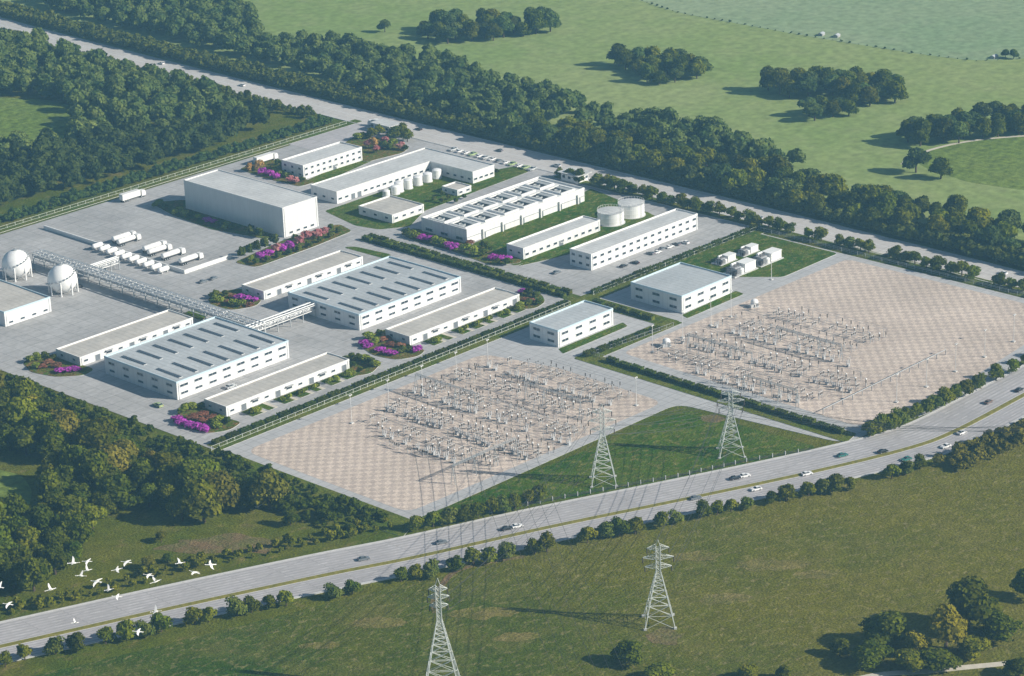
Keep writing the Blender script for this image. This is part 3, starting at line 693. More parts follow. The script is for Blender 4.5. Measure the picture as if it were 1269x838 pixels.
# ------------------------------------------------------------------ pipe racks
def rack(label, x0, y0, x1, y1, w=2.6, h=5.0, npipe=5, step=7.5):
    L = math.hypot(x1-x0, y1-y0); rz = math.atan2(y1-y0, x1-x0)
    t = thing('pipe_rack', label, 'pipe rack', (x0, y0, .1), rz)
    n = max(1, int(round(L/step))); st = L/n
    cmsh = MB().box(-.16,-.16,-.05,.16,.16,h).mesh('column', m_steel)
    for i in range(n+1):
        for s in (-1, 1): link('column', cmsh, t, (i*st, s*w, 0))
    mb = MB()
    for zz in (h*.62, h):
        for s in (-1, 1): mb.box(-.2, s*w-.13, zz, L+.2, s*w+.13, zz+.28)
        for i in range(n*2+1): mb.box(i*st/2-.1, -w+.13, zz+.02, i*st/2+.1, w-.13, zz+.24)
    link('beam', mb.mesh('beam', m_whtrim), t)
    mb = MB()
    for s in (-1, 1):
        for i in range(n):
            mb.tube((i*st, s*w, h*.62), ((i+.5)*st, s*w, h), .09, 4); mb.tube(((i+.5)*st, s*w, h), ((i+1)*st, s*w, h*.62), .09, 4)
    for i in range(n):
        mb.tube((i*st,-w,h+.3), ((i+1)*st,w,h+.3), .07, 4)
    link('brace', mb.mesh('brace', m_steel), t)
    for k in range(npipe):
        yy = -w*.7+k*w*1.4/(npipe-1); rr = .18+.1*((k*3) % 3 == 0)+(.08 if k % 2 else 0)
        link('pipe', MB().tube((-.6, yy, h*.62+.3+rr), (L+.6, yy, h*.62+.3+rr), rr, 8).mesh('pipe', m_pipe if k % 2 else m_equip), t)
        if k % 2 == 0: link('pipe', MB().tube((-.6, yy, h+.33+rr), (L+.6, yy, h+.33+rr), rr*.8, 8).mesh('pipe', m_pipe), t)
    link('cable_tray', MB().box(0, w-.75, h+.3, L, w-.25, h+.5).mesh('cable_tray', m_steel), t)
    return t
rack('long white pipe rack running from the gas spheres to the left shed', -59.8, 213, -59.8, 96, 3.0, 5.2, 6)
rack('short pipe rack bridging from the long rack to the middle shed', -64, 77, -31.5, 77, 2.2, 5.0, 4, 6.5)
rack('narrow pipe rack branching to the bullet tanks', -56.2, 182.5, -43.5, 182.5, 1.6, 4.6, 4, 5)
rack('end section of the pipe rack beside the left shed roof', -59.8, 95.2, -59.8, 75, 2.8, 5.15, 5, 6)
# ------------------------------------------------------------------ foliage
def crown_arrays(seed, R, H, n_blob, n_leaf, leaf, squash=.8, core=True, flat=0.0):
    """uneven crown: lobes covered by leaf clumps. returns verts (n,4,3) quads and core blobs"""
    rs = np.random.RandomState(seed)
    cen = []; rad = []
    for k in range(n_blob):
        a = rs.uniform(0, 2*np.pi); d = R*.62*math.sqrt(rs.uniform(.02, 1)); z = rs.uniform(.3, .82)*H
        if z > .62*H: d *= .55
        cen.append((d*math.cos(a), d*math.sin(a), z)); rad.append(R*rs.uniform(.30, .48))
    cen.append((0, 0, .58*H)); rad.append(R*.55)
    cen = np.array(cen); rad = np.array(rad)
    pk = rs.choice(len(rad), n_leaf, p=rad**2/np.sum(rad**2))
    d = rs.normal(size=(n_leaf, 3)); d /= np.linalg.norm(d, axis=1)[:, None]
    d[:, 2] = np.where(d[:, 2] < -.45, -d[:, 2], d[:, 2])
    rr = rad[pk]*rs.uniform(.78, 1.24, n_leaf)
    p = cen[pk]+d*rr[:, None]*np.array([1, 1, squash])
    nrm = d+rs.normal(scale=.45, size=d.shape); nrm /= np.linalg.norm(nrm, axis=1)[:, None]
    t = np.cross(nrm, rs.normal(size=d.shape)); t /= np.linalg.norm(t, axis=1)[:, None]; b = np.cross(nrm, t)
    s = leaf*rs.uniform(.6, 1.25, (n_leaf, 1)); s2 = s*rs.uniform(.6, 1.0, (n_leaf, 1))
    q = np.stack([p-t*s-b*s2*.6, p+t*s*.7-b*s2, p+t*s+b*s2*.6, p-t*s*.6+b*s2], 1)
    q[:, 0] += nrm*(-.25*s); q[:, 2] += nrm*(-.25*s)
    q[..., 2] = np.maximum(q[..., 2], .05*H if flat == 0 else .02)
    cv = []; cf = []
    if core:
        for c, r in zip(cen, rad):
            o = len(cv); r = r*.80
            for i, (zz, rr_) in enumerate(((-1, .0), (-.5, .86), (.5, .86), (1, .0))):
                if rr_ == 0: cv.append((c[0], c[1], c[2]+zz*r*squash))
                else:
                    for j in range(6): a = j*math.pi/3+i*.5; w = rs.uniform(.88, 1.1); cv.append((c[0]+rr_*r*w*math.cos(a), c[1]+rr_*r*w*math.sin(a), c[2]+zz*r*squash*w))
            # indices: 0 bottom, 1-6, 7-12, 13 top
            for j in range(6):
                k = (j+1) % 6; cf += [(o, o+1+k, o+1+j), (o+1+j, o+1+k, o+7+k), (o+1+j, o+7+k, o+7+j), (o+7+j, o+7+k, o+13)]
    return q, np.array(cv).reshape(-1, 3), np.array(cf, dtype=int).reshape(-1, 3)
def np_mesh(name, verts, quads, tris, m):
    me = bpy.data.meshes.new(name); nv, nq, ntri = len(verts), len(quads), len(tris)
    me.vertices.add(nv); me.vertices.foreach_set('co', verts.astype(np.float32).ravel())
    me.loops.add(nq*4+ntri*3); me.loops.foreach_set('vertex_index', np.concatenate([quads.ravel(), tris.ravel()]).astype(np.int32))
    me.polygons.add(nq+ntri)
    me.polygons.foreach_set('loop_start', np.concatenate([np.arange(nq)*4, nq*4+np.arange(ntri)*3]).astype(np.int32))
    me.polygons.foreach_set('loop_total', np.concatenate([np.full(nq, 4), np.full(ntri, 3)]).astype(np.int32))
    me.materials.append(m); me.update(calc_edges=True); me.validate(); return me
def crown_mesh(name, m, *a, **k):
    q, cv, cf = crown_arrays(*a, **k); n = len(q)
    return np_mesh(name, np.concatenate([q.reshape(-1, 3), cv]), np.arange(n*4).reshape(n, 4), cf+n*4, m)
def mass_mesh(name, m, places, protos):
    """places: (x, y, scale, squash, proto index)"""
    V_, Q, T = [], [], []; o = 0
    for x, y, s, sz, k in places:
        q, cv, cf = protos[k]; a = (x*12.9898+y*78.233) % 6.283; c, s_ = math.cos(a), math.sin(a)
        rot = np.array([[c, s_, 0], [-s_, c, 0], [0, 0, sz]])*s
        n = len(q); V_.append(q.reshape(-1, 3)@rot+np.array([x, y, 0])); Q.append(np.arange(n*4).reshape(n, 4)+o); o += n*4
        V_.append(cv@rot+np.array([x, y, 0])); T.append(cf+o); o += len(cv)
    return np_mesh(name, np.concatenate(V_), np.concatenate(Q), np.concatenate(T), m)
def trunk_mesh(h, r, seed):
    rnd = random.Random(seed); mb = MB(); mb.tube((0,0,-.2),(0,0,h*.35), r*1.3, 7, 0, r)
    mb.tube((0,0,h*.35),(rnd.uniform(-.3,.3),rnd.uniform(-.3,.3),h*.62), r, 7, 0, r*.55)
    for k in range(5):
        a = k*1.3+rnd.random(); mb.tube((0,0,h*(.28+.05*k)), (h*.26*math.cos(a), h*.26*math.sin(a), h*(.5+.05*k)), r*.45, 5, 0, r*.15)
    return mb.mesh('trunk', m_bark)
def tree_stock(name, m, seed, R, H, nb, nl, leaf, squash=.8):
    t = thing(name, 'x', 'tree', (0,0,-50))
    link('crown', crown_mesh('crown', m, seed, R, H, nb, nl, leaf, squash), t); link('trunk', trunk_mesh(H, R*.055, seed), t)
    return Stock(t)
def shrub_stock(m, seed, R=1.0, H=1.4, name='shrub', nl=150, leaf=.2):
    return Stock(tag(link(name, crown_mesh('foliage', m, seed, R, H, 5, nl, leaf, .8, flat=1)), 'x', 'shrub'))

BIG = [tree_stock('broadleaf_tree', mm, 10+i, 6.0, 11.5, 13, 2600, .50) for i, mm in enumerate((L_dark, L_mid, L_dark, L_olive, L_mid, L_dark, L_blue))]
SML = [tree_stock('roadside_tree', mm, 40+i, 3.3, 5.0, 9, 900, .34) for i, mm in enumerate((L_mid, L_mid, L_belt, L_dark))]
rnd = random.Random(11)
COUNT = {'t': 0}
HUE = ('dark green', 'mid green', 'dark green', 'olive', 'mid green', 'dark green', 'blue green')
RELAB = {}
def px_x(o):
    d = o.location-CPOS; return FPX*d.dot(CR)/d.dot(CF)
def relabel():
    for (word, place), L in RELAB.items():
        for i, o in enumerate(sorted(L, key=px_x)): o['label'] = '%s %s from the left %s' % (nth(i), word, place)
def plant_pts(poly, dmin, seed, maxn=999, jitter=1.0):
    rs = random.Random(seed); xs = [p[0] for p in poly]; ys = [p[1] for p in poly]; out = []
    grid = {}
    area = (max(xs)-min(xs))*(max(ys)-min(ys)); tries = int(area/dmin**2*14)
    for _ in range(tries):
        p = (rs.uniform(min(xs), max(xs)), rs.uniform(min(ys), max(ys)))
        if not inside(p, poly): continue
        k = (int(p[0]//dmin), int(p[1]//dmin)); ok = True
        for a in (-1,0,1):
            for b in (-1,0,1):
                for q in grid.get((k[0]+a, k[1]+b), ()):
                    if (q[0]-p[0])**2+(q[1]-p[1])**2 < dmin**2: ok = False
        if ok: grid.setdefault(k, []).append(p); out.append(p)
        if len(out) >= maxn: break
    return out
def grove(poly_px, dmin, smin, smax, kinds, label, group, seed, hs=1.0):
    n = 0
    for x, y in plant_pts(GP(*poly_px), dmin, seed):
        s = rnd.uniform(smin, smax); k = rnd.choice(kinds)
        o = BIG[k].put((x, y, 0), rnd.uniform(0, 6.28), label, group, (s*rnd.uniform(.9,1.12), s, s*hs*rnd.uniform(.85, 1.1))); n += 1
        RELAB.setdefault((HUE[k]+' tree', label), []).append(o)
    COUNT['t'] += n
    return n
# near left woods
NW = 'in the near woods left of the works'
grove([(-60,492),(0,505),(45,516),(110,545),(150,566),(225,596),(262,608),(325,622),(335,632),(290,640),(262,655),(235,650),(180,628),(160,610),(120,600),(95,575),(50,570),(0,560),(-60,560)], 6.8, .7, 1.4, (0,1,3,3,4,5,1,3,2), NW, 'trees of the near left woods', 3)
grove([(62,598),(90,600),(150,620),(140,650),(120,662),(80,655),(62,640)], 6.8, .8, 1.3, (0,2,5,1), NW, 'trees of the near left woods', 4)
grove([(-60,668),(0,664),(50,656),(100,668),(112,700),(80,722),(30,738),(-60,752)], 7, .8, 1.35, (0,2,5,5,1), 'in the lower left corner woods', 'trees of the lower left corner woods', 5)
def one(k, px, py, s, label, hs=1.0, cat='tree', stock=None):
    x, y = g(px, py); (stock or BIG[k]).put((x, y, 0), rnd.uniform(0, 6.28), label, None, (s, s, s*hs)); COUNT['t'] += 1
one(0, 360, 651, .52, 'lone small dark tree casting a round shadow on the grass left of the paved yard')
one(2, 305, 625, .95, 'wide dark tree at the right tip of the left woods, by the white bench')
one(5, 208, 697, .38, 'small round dark bush like tree on the grass above the flying birds', .7)
one(3, 184, 706, .5, 'small olive yellow tree beside the flying birds', .8)
one(4, 200, 672, .42, 'small light green tree below the woods edge', .8)
# right bottom group
for k, px, py, s, lab, hs in ((5,1041,812,.42,'small dark tree left of the bottom right group',.9),(0,1100,800,.85,'dark tree at the left of the bottom right group',.9),(2,1082,825,.7,'dark low tree in front of the bottom right group',.8),
      (0,1200,778,1.0,'tall dark brown green tree at the back of the bottom right group',1.1),(0,1236,792,.75,'dark tree at the right end of the bottom right group',.8),
      (4,1125,832,.62,'green tree at the front of the bottom right group',.8),(2,1160,830,.7,'front dark tree in the middle of the bottom right group',.7),(1,1205,815,.6,'low tree between the yellow tree and the right end of the group',.8),
      (5,1272,742,.6,'dark tree cut by the right edge above the bottom group',1.2),(5,779,822,.62,'round dark tree below the near right pylon',.8),(1,815,842,.6,'low tree at the bottom edge below the near pylon',.6),
      (1,928,842,.4,'small light green tree at the bottom edge',.8),(5,972,842,.34,'small dark tree at the bottom edge, right of the light green one',.9),(0,1262,838,.5,'dark tree in the bottom right corner by the dirt path',.8)):
    one(k, px, py, s*1.5, lab, hs*.8)
YT = tree_stock('autumn_tree', leafm('leaves_gold', (.16,.155,.012), (.36,.31,.025), .1), 91, 6.0, 10.5, 13, 2400, .48)
YT.put((*g(1172,803), 0), 1, 'big golden yellow tree in the bottom right group', None, (1.35,1.35,1.2))
YT.put((*g(1135,812), 0), 2, 'smaller yellow green tree beside the big golden tree', None, (.75,.75,.7))
YT.put((*g(40,520), 0), 3, 'yellow brown tree at the top of the near left woods', None, (.9,.9,.9))
YT.put((*g(95,560), 0), 4, 'yellow tinged tree inside the near left woods', None, (.65,.65,.8))
# distant clumps in the pasture
grove([(512,44),(545,36),(600,30),(650,30),(688,33),(690,40),(650,47),(600,54),(560,55),(525,52)], 7.5, .75, 1.15, (6,6,0,1), 'in the top pasture clump', 'trees of the top pasture clump', 6)
grove([(762,82),(800,78),(850,84),(878,92),(868,100),(832,108),(805,106),(790,92),(765,88)], 7, .7, 1.1, (6,0,1), 'in the middle pasture clump', 'trees of the middle pasture clump', 7)
grove([(945,112),(1000,108),(1060,108),(1120,112),(1126,120),(1100,132),(1060,132),(1030,122),(950,122)], 7, .8, 1.15, (6,0,1), 'in the right pasture clump', 'trees of the right pasture clump', 8)
grove([(1000,140),(1050,138),(1058,146),(1020,152),(1000,148)], 7, .7, .95, (6,0), 'in the smallest pasture clump', 'trees of the small pasture clump', 9)
grove([(1120,172),(1170,160),(1230,152),(1300,146),(1300,166),(1220,172),(1165,182),(1130,182)], 7, .8, 1.1, (6,0,5), 'in the tree line above the mown field', 'trees of the line above the mown field', 10)
one(6, 477, 40, .7, 'lone hazy tree far away in the top pasture')
one(6, 1135, 214, 1.1, 'round dark tree at the left tip of the mown field'); one(0, 1166, 222, .9, 'spreading dark tree on the lower edge of the mown field')
one(6, 535, 82, .9, 'single tree standing above the upper edge of the woodland belt')
one(6, 1246, 72, .45, 'tiny distant tree on the far field edge at the right'); one(6, 1256, 73, .5, 'tiny distant tree at the right end of the far field edge')
# front rows of the middle woods as trees, the rest is one woodland mass
front_mid = [(640,165),(720,172),(800,190),(900,212),(1000,235),(1100,258),(1200,280),(1300,304),(1300,330),(1200,310),(1100,288),(1000,264),(900,240),(800,214),(700,192),(640,178)]
n0 = grove(front_mid, 8.2, .85, 1.25, (0,1,5,6,4,2), 'in the woodland front behind the back highway', 'front rows of the woodland belt', 12)
near_l = [(0,205),(60,185),(130,178),(200,172),(310,155),(322,160),(250,190),(130,225),(50,245),(0,262)]
if COUNT['t'] < 280: grove(near_l, 8.5, .85, 1.2, (0,6,5,1), 'at the front of the far left woods', 'front rows of the far left woods', 13)
print('TREES', COUNT)
FP = [crown_arrays(60+i, 6.0, 11.0, 10, 620, .85, .8) for i in range(6)]
def mass(name, label, polys, dmin, seed, m, smin=.8, smax=1.25, protos=FP, hs=.95):
    rs = random.Random(seed); pl = []
    for i, poly in enumerate(polys):
        for x, y in plant_pts(GP(*poly), dmin, seed+i):
            pl.append((x, y, rs.uniform(smin, smax), hs*rs.uniform(.85, 1.15), rs.randrange(len(protos))))
    print(name, len(pl))
    o = link(name, mass_mesh(name, m, pl, protos)); tag(o, label, 'woodland', None, 'stuff'); return o
mass('middle_woodland', 'hazy blue green woodland mass behind the back highway', [
    [(60,-6),(200,-10),(300,12),(338,60),(400,58),(450,72),(520,78),(575,92),(600,108),(650,112),(720,140),(640,162),(640,178),(560,150),(460,118),(330,80),(200,48),(60,12)],
    [(735,152),(800,160),(860,168),(925,190),(1000,208),(900,204),(800,182),(720,168)]], 7.6, 21, L_far)
mass('far_left_woodland', 'hazy woodland mass at the left beyond the perimeter fence', [
    [(-90,70),(0,62),(60,66),(150,92),(262,122),(262,136),(150,132),(100,142),(60,126),(0,116),(-90,112)],
    [(95,150),(150,138),(262,140),(300,152),(200,170),(130,176),(90,182)]], 7.6, 31, L_far)
if COUNT['t'] >= 280: mass('left_woodland_edge', 'front edge of the far left woodland', [near_l], 7.6, 41, L_blue)
mass('left_woodland_fringe', 'low outer trees of the far left woods', [[(-90,205),(0,190),(60,184),(90,180),(130,178),(60,190),(0,208),(-90,300)]], 7.6, 45, L_far)
# shrubby belts
BP = [crown_arrays(80+i, 2.8, 4.6, 6, 170, .52, .85) for i in range(5)]
def line_mass(name, label, line, offs, step, m, seed, smin=.75, smax=1.25, a=0, b=None):
    rs = random.Random(seed); pl = []; acc = 0
    for i in range(len(line)-1):
        p, q = line[i], line[i+1]; L = (q-p).length; t = (q-p)/L; nr = Vector((-t.y, t.x)); s = 0
        while s < L:
            for o in offs:
                w = p+t*(s+rs.uniform(-1, 1))+nr*(o+rs.uniform(-.8, .8)); pl.append((w.x, w.y, rs.uniform(smin, smax), rs.uniform(.85, 1.15), rs.randrange(len(BP))))
            s += step
    print(name, len(pl)); o = link(name, mass_mesh(name, m, pl, BP)); tag(o, label, 'shrub belt', None, 'stuff')
bl = [p for p in BACK if p.y > -330 and p.y < 900]
line_mass('roadside_belt', 'continuous yellow green tree belt along the far side of the back highway', bl, (12.5, 16.5, 20.5), 3.4, L_belt, 5, .95, 1.4)
line_mass('perimeter_shrub_belt', 'dark row of small trees outside the far left perimeter fence', [Vector((-330, 270)), Vector((158, 270))], (0, 4), 3.2, L_blue, 6, .6, 1.0)
line_mass('left_boundary_scrub', 'dense scrub along the left boundary of works and paved yard', [Vector((-150, 150)), Vector((-149, 60)), Vector((-148, 5)), Vector((-146, -40)), Vector((-147, -84))], (1, -3, -7, -11, -15), 3.5, L_dark, 8, .35, 1.0)
line_mass('highway_scrub', 'low scrub on the upper side of the front highway at the left', [Vector(g(*p)) for p in ((-40,772),(60,752),(150,730),(250,702),(330,688),(420,668),(495,652))], (0, 4), 4.2, L_mid, 9, .3, .8)
line_mass('right_scrub', 'brownish scrub between highway and olive field at the right edge', [Vector(g(*p)) for p in ((1165,575),(1200,560),(1235,545),(1290,520),(1340,500))], (-9, -5, -1), 3.6, L_olive, 10, .6, 1.1)
line_mass('highway_near_belt', 'low trees between the back highway and the far left meadow', [p for p in BACK if 275 < p.y < 900], (-14, -18), 5.0, L_belt, 15, .6, 1.1)
# small trees along the roads
low_px = [(7,822),(31,813),(69,806),(95,801),(131,793),(156,788),(180,785),(200,778),(242,769),(259,766),(294,758),(312,754),(334,748),(355,746),(413,737),(437,731),(497,716),(515,712),(536,710),(564,702),(587,696),(606,693),(627,688),(663,681),(678,679),
    (728,668),(750,662),(768,659),(787,657),(820,648),(837,644),(872,636),(889,633),(906,629),(925,626),(957,619),(974,616),(1002,610),(1018,607),(1035,604),(1053,601),(1105,588),(1122,584),(1140,576)]
low_px = [(x, y+5) for x, y in low_px]
for i, (px, py) in enumerate(low_px):
    SML[i % 4].put((*g(px, py), 0), rnd.uniform(0, 6), '%s roadside tree from the left on the lower side of the front highway' % nth(i), 'trees along the lower side of the front highway', rnd.uniform(.8, 1.25))
up_px = [(517,654),(537,650),(556,647),(575,643),(593,639),(610,634),(624,631),(638,628),(655,622),(668,618)]
for i, (px, py) in enumerate(up_px):
    SML[i % 4].put((*g(px, py+3), 0), rnd.uniform(0, 6), '%s tree from the left below the tip of the left paved yard' % nth(i), 'trees at the tip of the left paved yard', rnd.uniform(.9, 1.15))
for i in range(21):
    t = i/20; line = ((1076,538),(1098,532),(1120,522),(1160,505),(1200,486),(1269,452),(1320,425)); f = t*6; k = min(5, int(f)); f -= k
    px = line[k][0]*(1-f)+line[k+1][0]*f; py = line[k][1]*(1-f)+line[k+1][1]*f
    SML[i % 4].put((*g(px, py+2), 0), rnd.uniform(0, 6), '%s tree from the left in the row between right paved yard and front highway' % nth(i), 'trees along the right paved yard', rnd.uniform(.95, 1.2))
bx = []; y = 123.0
while y > -150:
    if rnd.random() > .12: bx.append((159.9+rnd.uniform(-.9,.9), y))
    y -= rnd.uniform(4.6, 6.4)
for i, (x, y) in enumerate(bx):
    SML[(i*3+1) % 4].put((x, y, .1), rnd.uniform(0, 6), '%s small tree from the left on the near side of the back highway' % nth(i), 'trees on the near side of the back highway', rnd.uniform(.85, 1.25))
for i, (px, py) in enumerate(((462,172),(470,168),(488,172),(497,170),(505,176))):
    SML[i % 4].put((*g(px, py), 0), rnd.uniform(0, 6), '%s small tree from the left behind the gatehouse by the entrance road' % nth(i), 'trees by the entrance road', rnd.uniform(.9, 1.3))
# palm like pale tree
pt = thing('palm_tree', 'pale green star shaped palm among the near left woods', 'tree', (*g(68,612), 0))
link('trunk', MB().tube((0,0,0),(.2,.1,6.0),.28,8,0,.18).mesh('trunk', m_bark), pt)
mb = MB()
for k in range(16):
    a = k*2*math.pi/16+.1*(k % 3); L = 3.2-.5*(k % 3); prev = Vector((.2,.1,6.0)); w = .35; pz = .5
    for j in range(1, 5):
        f = j/4; nx = Vector((.2+L*f*math.cos(a), .1+L*f*math.sin(a), 6.0+.9*math.sin(f*2.2)-1.6*f*f)); nr = Vector((-math.sin(a), math.cos(a), 0))
        w2 = .45*(1-f*.8); mb.add([prev-nr*w, prev+nr*w, nx+nr*w2, nx-nr*w2], [(0,1,2,3)]); prev = nx; w = w2
link('crown', mb.mesh('crown', leafm('palm_fronds', (.12,.17,.06), (.22,.27,.12), .1)), pt)

# ------------------------------------------------------------------ flower beds, shrubs, hedges
SH = {k: shrub_stock(m_, 100+i, name=nm) for i, (k, m_, nm) in enumerate((('g', L_hedge, 'shrub'), ('l', L_lime, 'shrub'), ('m', L_mag, 'flowering_shrub'), ('p', L_pink, 'flowering_shrub'), ('r', L_rust, 'flowering_shrub'), ('y', L_yel, 'shrub')))}
CN = {'g': 'dark green shrub', 'l': 'lime green shrub', 'm': 'magenta flower mound', 'p': 'pink flowering shrub', 'r': 'rust red shrub', 'y': 'yellow shrub'}
def bed(name_txt, poly_px, items, m=None, z=.26):
    lawn(GP(*poly_px), 'planted ground of the ' + name_txt, z=z, r=3, m=m or m_bed, name='flower_bed')
    cnt = {}
    for k, px, py, s, *rest in items:
        cnt[k] = cnt.get(k, 0)+1
    idx = {}
    for it in sorted(items, key=lambda t: t[1]):
        k, px, py, s = it[:4]; flat = it[4] if len(it) > 4 else .8
        i = idx.get(k, 0); idx[k] = i+1
        lab = (CN[k] if cnt[k] == 1 else '%s %s' % (nth(i), CN[k])) + ', ' + name_txt
        s *= 1.6 if k in 'mlp' else 1.4; SH[k].put((*g(px, py), z-.1), rnd.uniform(0, 6), lab, 'shrubs of the ' + name_txt, (s, s, s*flat))
bed('flower bed left of the rear left workshop', [(28,450),(38,444),(60,441),(76,438),(98,452),(118,458),(105,466),(70,468),(38,462)],
    [('l',38,450,1.6),('l',46,446,1.5),('g',56,444,1.6),('r',60,451,1.8,.5),('r',72,455,1.8,.5),('r',52,456,1.6,.5),('m',74,463,1.9,.45),('m',84,462,1.9,.45),('m',93,460,1.8,.45),('g',66,447,1.4),('l',45,458,1.5)])
bed('corner flower bed beside the front left workshop', [(212,523),(222,512),(245,500),(262,508),(284,520),(300,524),(285,534),(258,538),(232,532)],
    [('m',218,522,1.9,.45),('m',226,526,2.0,.45),('m',235,529,2.0,.45),('m',244,532,2.0,.45),('m',254,534,2.0,.45),('l',230,512,1.9),('l',238,509,1.7),('r',240,519,1.9,.5),('r',250,517,1.9,.5),('r',261,521,1.9,.5),('r',250,524,1.8,.5),('g',264,529,1.8),('l',272,526,1.8),('g',281,526,1.7),('l',268,532,1.5),('g',250,507,1.5)])
bed('flower bed left of the middle front workshop', [(444,428),(452,418),(480,408),(495,415),(508,430),(528,434),(520,442),(492,447),(462,441)],
    [('m',451,429,2.0,.5),('m',458,432,1.7,.5),('l',456,421,1.7),('l',466,428,1.7),('g',470,417,1.6),('r',474,423,1.8,.5),('r',484,429,1.8,.5),('r',495,431,1.8,.5),('r',480,421,1.5,.5),('m',470,437,1.9,.45),('m',480,440,1.9,.45),('m',488,441,1.9,.45),('g',498,439,2.0),('g',506,437,1.8),('m',518,436,1.9,.5)])
bed('flower bed right of the middle front workshop', [(640,364),(656,360),(672,366),(676,375),(664,383),(645,384),(638,378)],
    [('m',648,364,1.4,.6),('g',655,367,2.0),('g',664,370,1.8),('r',650,374,1.7,.5),('r',661,376,1.7,.5),('g',655,380,1.9),('g',668,378,1.6),('l',645,382,1.5)])
bed('shrub island right of the front left workshop', [(422,442),(440,440),(462,444),(471,453),(460,464),(438,467),(428,462)],
    [('g',436,445,1.5),('g',444,448,1.8),('l',452,450,1.8),('g',460,453,1.9),('l',465,456,1.6),('g',438,455,1.3),('g',447,461,1.2)])
bed('flower bed left of the rear middle workshop', [(257,372),(268,363),(298,358),(325,372),(318,380),(290,385),(264,381)],
    [('g',264,371,1.8),('l',270,375,1.6),('g',268,368,1.7),('m',298,372,2.0,.5),('m',306,374,2.0,.5),('m',314,374,1.6,.5),('r',288,370,1.7,.5),('r',282,377,1.7,.5),('l',290,380,1.7),('l',300,381,1.7),('r',311,380,1.6,.5),('g',279,367,1.5)])
hd = [(290,326),(352,298),(420,278),(437,287),(385,308),(318,332)]
bed('long flower bed in front of the tall warehouse', hd, [('g',300,321,2.1,1.2),('g',308,317,2.0,1.2),('g',318,313,2.1,1.2),('g',328,309,2.1,1.2),('g',340,305,2.1,1.2),('m',323,322,2.1,.7),('m',331,319,2.1,.7),('m',359,309,2.2,.7),('m',350,312,2.0,.7),('p',342,313,2.0),('p',371,303,2.0),('p',381,298,2.2),('p',392,296,2.2),('p',402,292,2.0),('g',318,328,1.7),('g',332,325,1.7),('g',345,320,1.7),('g',358,316,1.7),('g',370,312,1.7),('g',383,307,1.7),('g',397,301,1.6),('g',410,295,1.6),('g',420,289,1.6),('l',312,324,1.4),('g',366,298,1.6),('g',410,285,1.6)])
bed('planting strip left of the tall warehouse', [(186,252),(230,248),(350,292),(330,297),(262,285),(215,268)],
    [('l',197,257,1.9),('g',205,260,1.8),('l',222,266,1.9),('l',229,269,1.7),('g',236,270,1.5),('l',246,273,1.5),('m',256,276,1.8,.6),('m',264,278,1.5,.6),('g',273,281,1.8),('l',281,284,1.7),('g',288,285,1.6),('g',311,292,2.1,1.1),('g',322,295,2.0,1.1)])
bed('shrub row left of the cooling hall', [(495,290),(514,283),(560,297),(640,318),(648,326),(610,330),(560,312),(512,299)],
    [('g',504,292,1.9),('l',511,295,1.8),('l',517,297,1.6),('m',524,298,2.0,.6),('m',532,300,2.0,.6),('l',540,303,1.9),('l',548,305,1.8),('m',556,308,2.1,.6),('m',564,310,2.0,.6),('l',578,314,2.2),('l',588,317,2.2),('g',598,318,2.2),('g',600,308,2.0),('m',612,322,2.0,.5),('m',620,323,2.0,.5),('m',628,323,1.8,.5),('g',628,329,2.0),('g',616,328,1.6),('g',606,312,1.8),('r',582,305,1.6)])
bed('garden by the farthest office block', [(296,210),(340,196),(374,222),(392,226),(372,232),(330,222)],
    [('g',345,205,1.8),('g',352,209,2.0),('l',333,213,1.6),('l',340,216,1.6),('l',348,219,1.6),('l',356,221,1.5),('m',326,216,1.8,.7),('m',333,219,2.0,.7),('m',341,222,1.8,.7),('p',359,227,1.8),('p',366,228,1.6),('g',374,226,1.6),('g',312,212,1.6)])
bed('garden beside the entrance road', [(424,180),(445,166),(508,182),(500,190),(452,202),(445,196)],
    [('l',443,174,2.0),('g',450,172,2.0),('g',475,184,2.2),('g',482,186,2.0),('l',488,182,2.2),('p',478,178,1.8),('p',496,186,2.0),('g',466,190,1.8),('g',502,187,1.8)])
OT = tree_stock('flowering_tree', L_org, 121, 2.8, 5.0, 7, 500, .34)
OT.put((*g(322,212), .2), 1, 'orange tree behind the tall warehouse, right of the two', None, 1.0); OT.put((*g(310,213), .2), 2, 'orange tree behind the tall warehouse, left of the two', None, .8)
OT.put((*g(464,184), .2), 2.5, 'orange tree in the garden beside the entrance road', None, 1.0)
PT = tree_stock('flowering_tree', L_pink, 122, 2.6, 4.6, 7, 450, .34)
PT.put((*g(457,184), .2), 1, 'left pink tree in the garden beside the entrance road', None, 1.0); PT.put((*g(467,190), .2), 2, 'right pink tree in the garden beside the entrance road', None, .85)
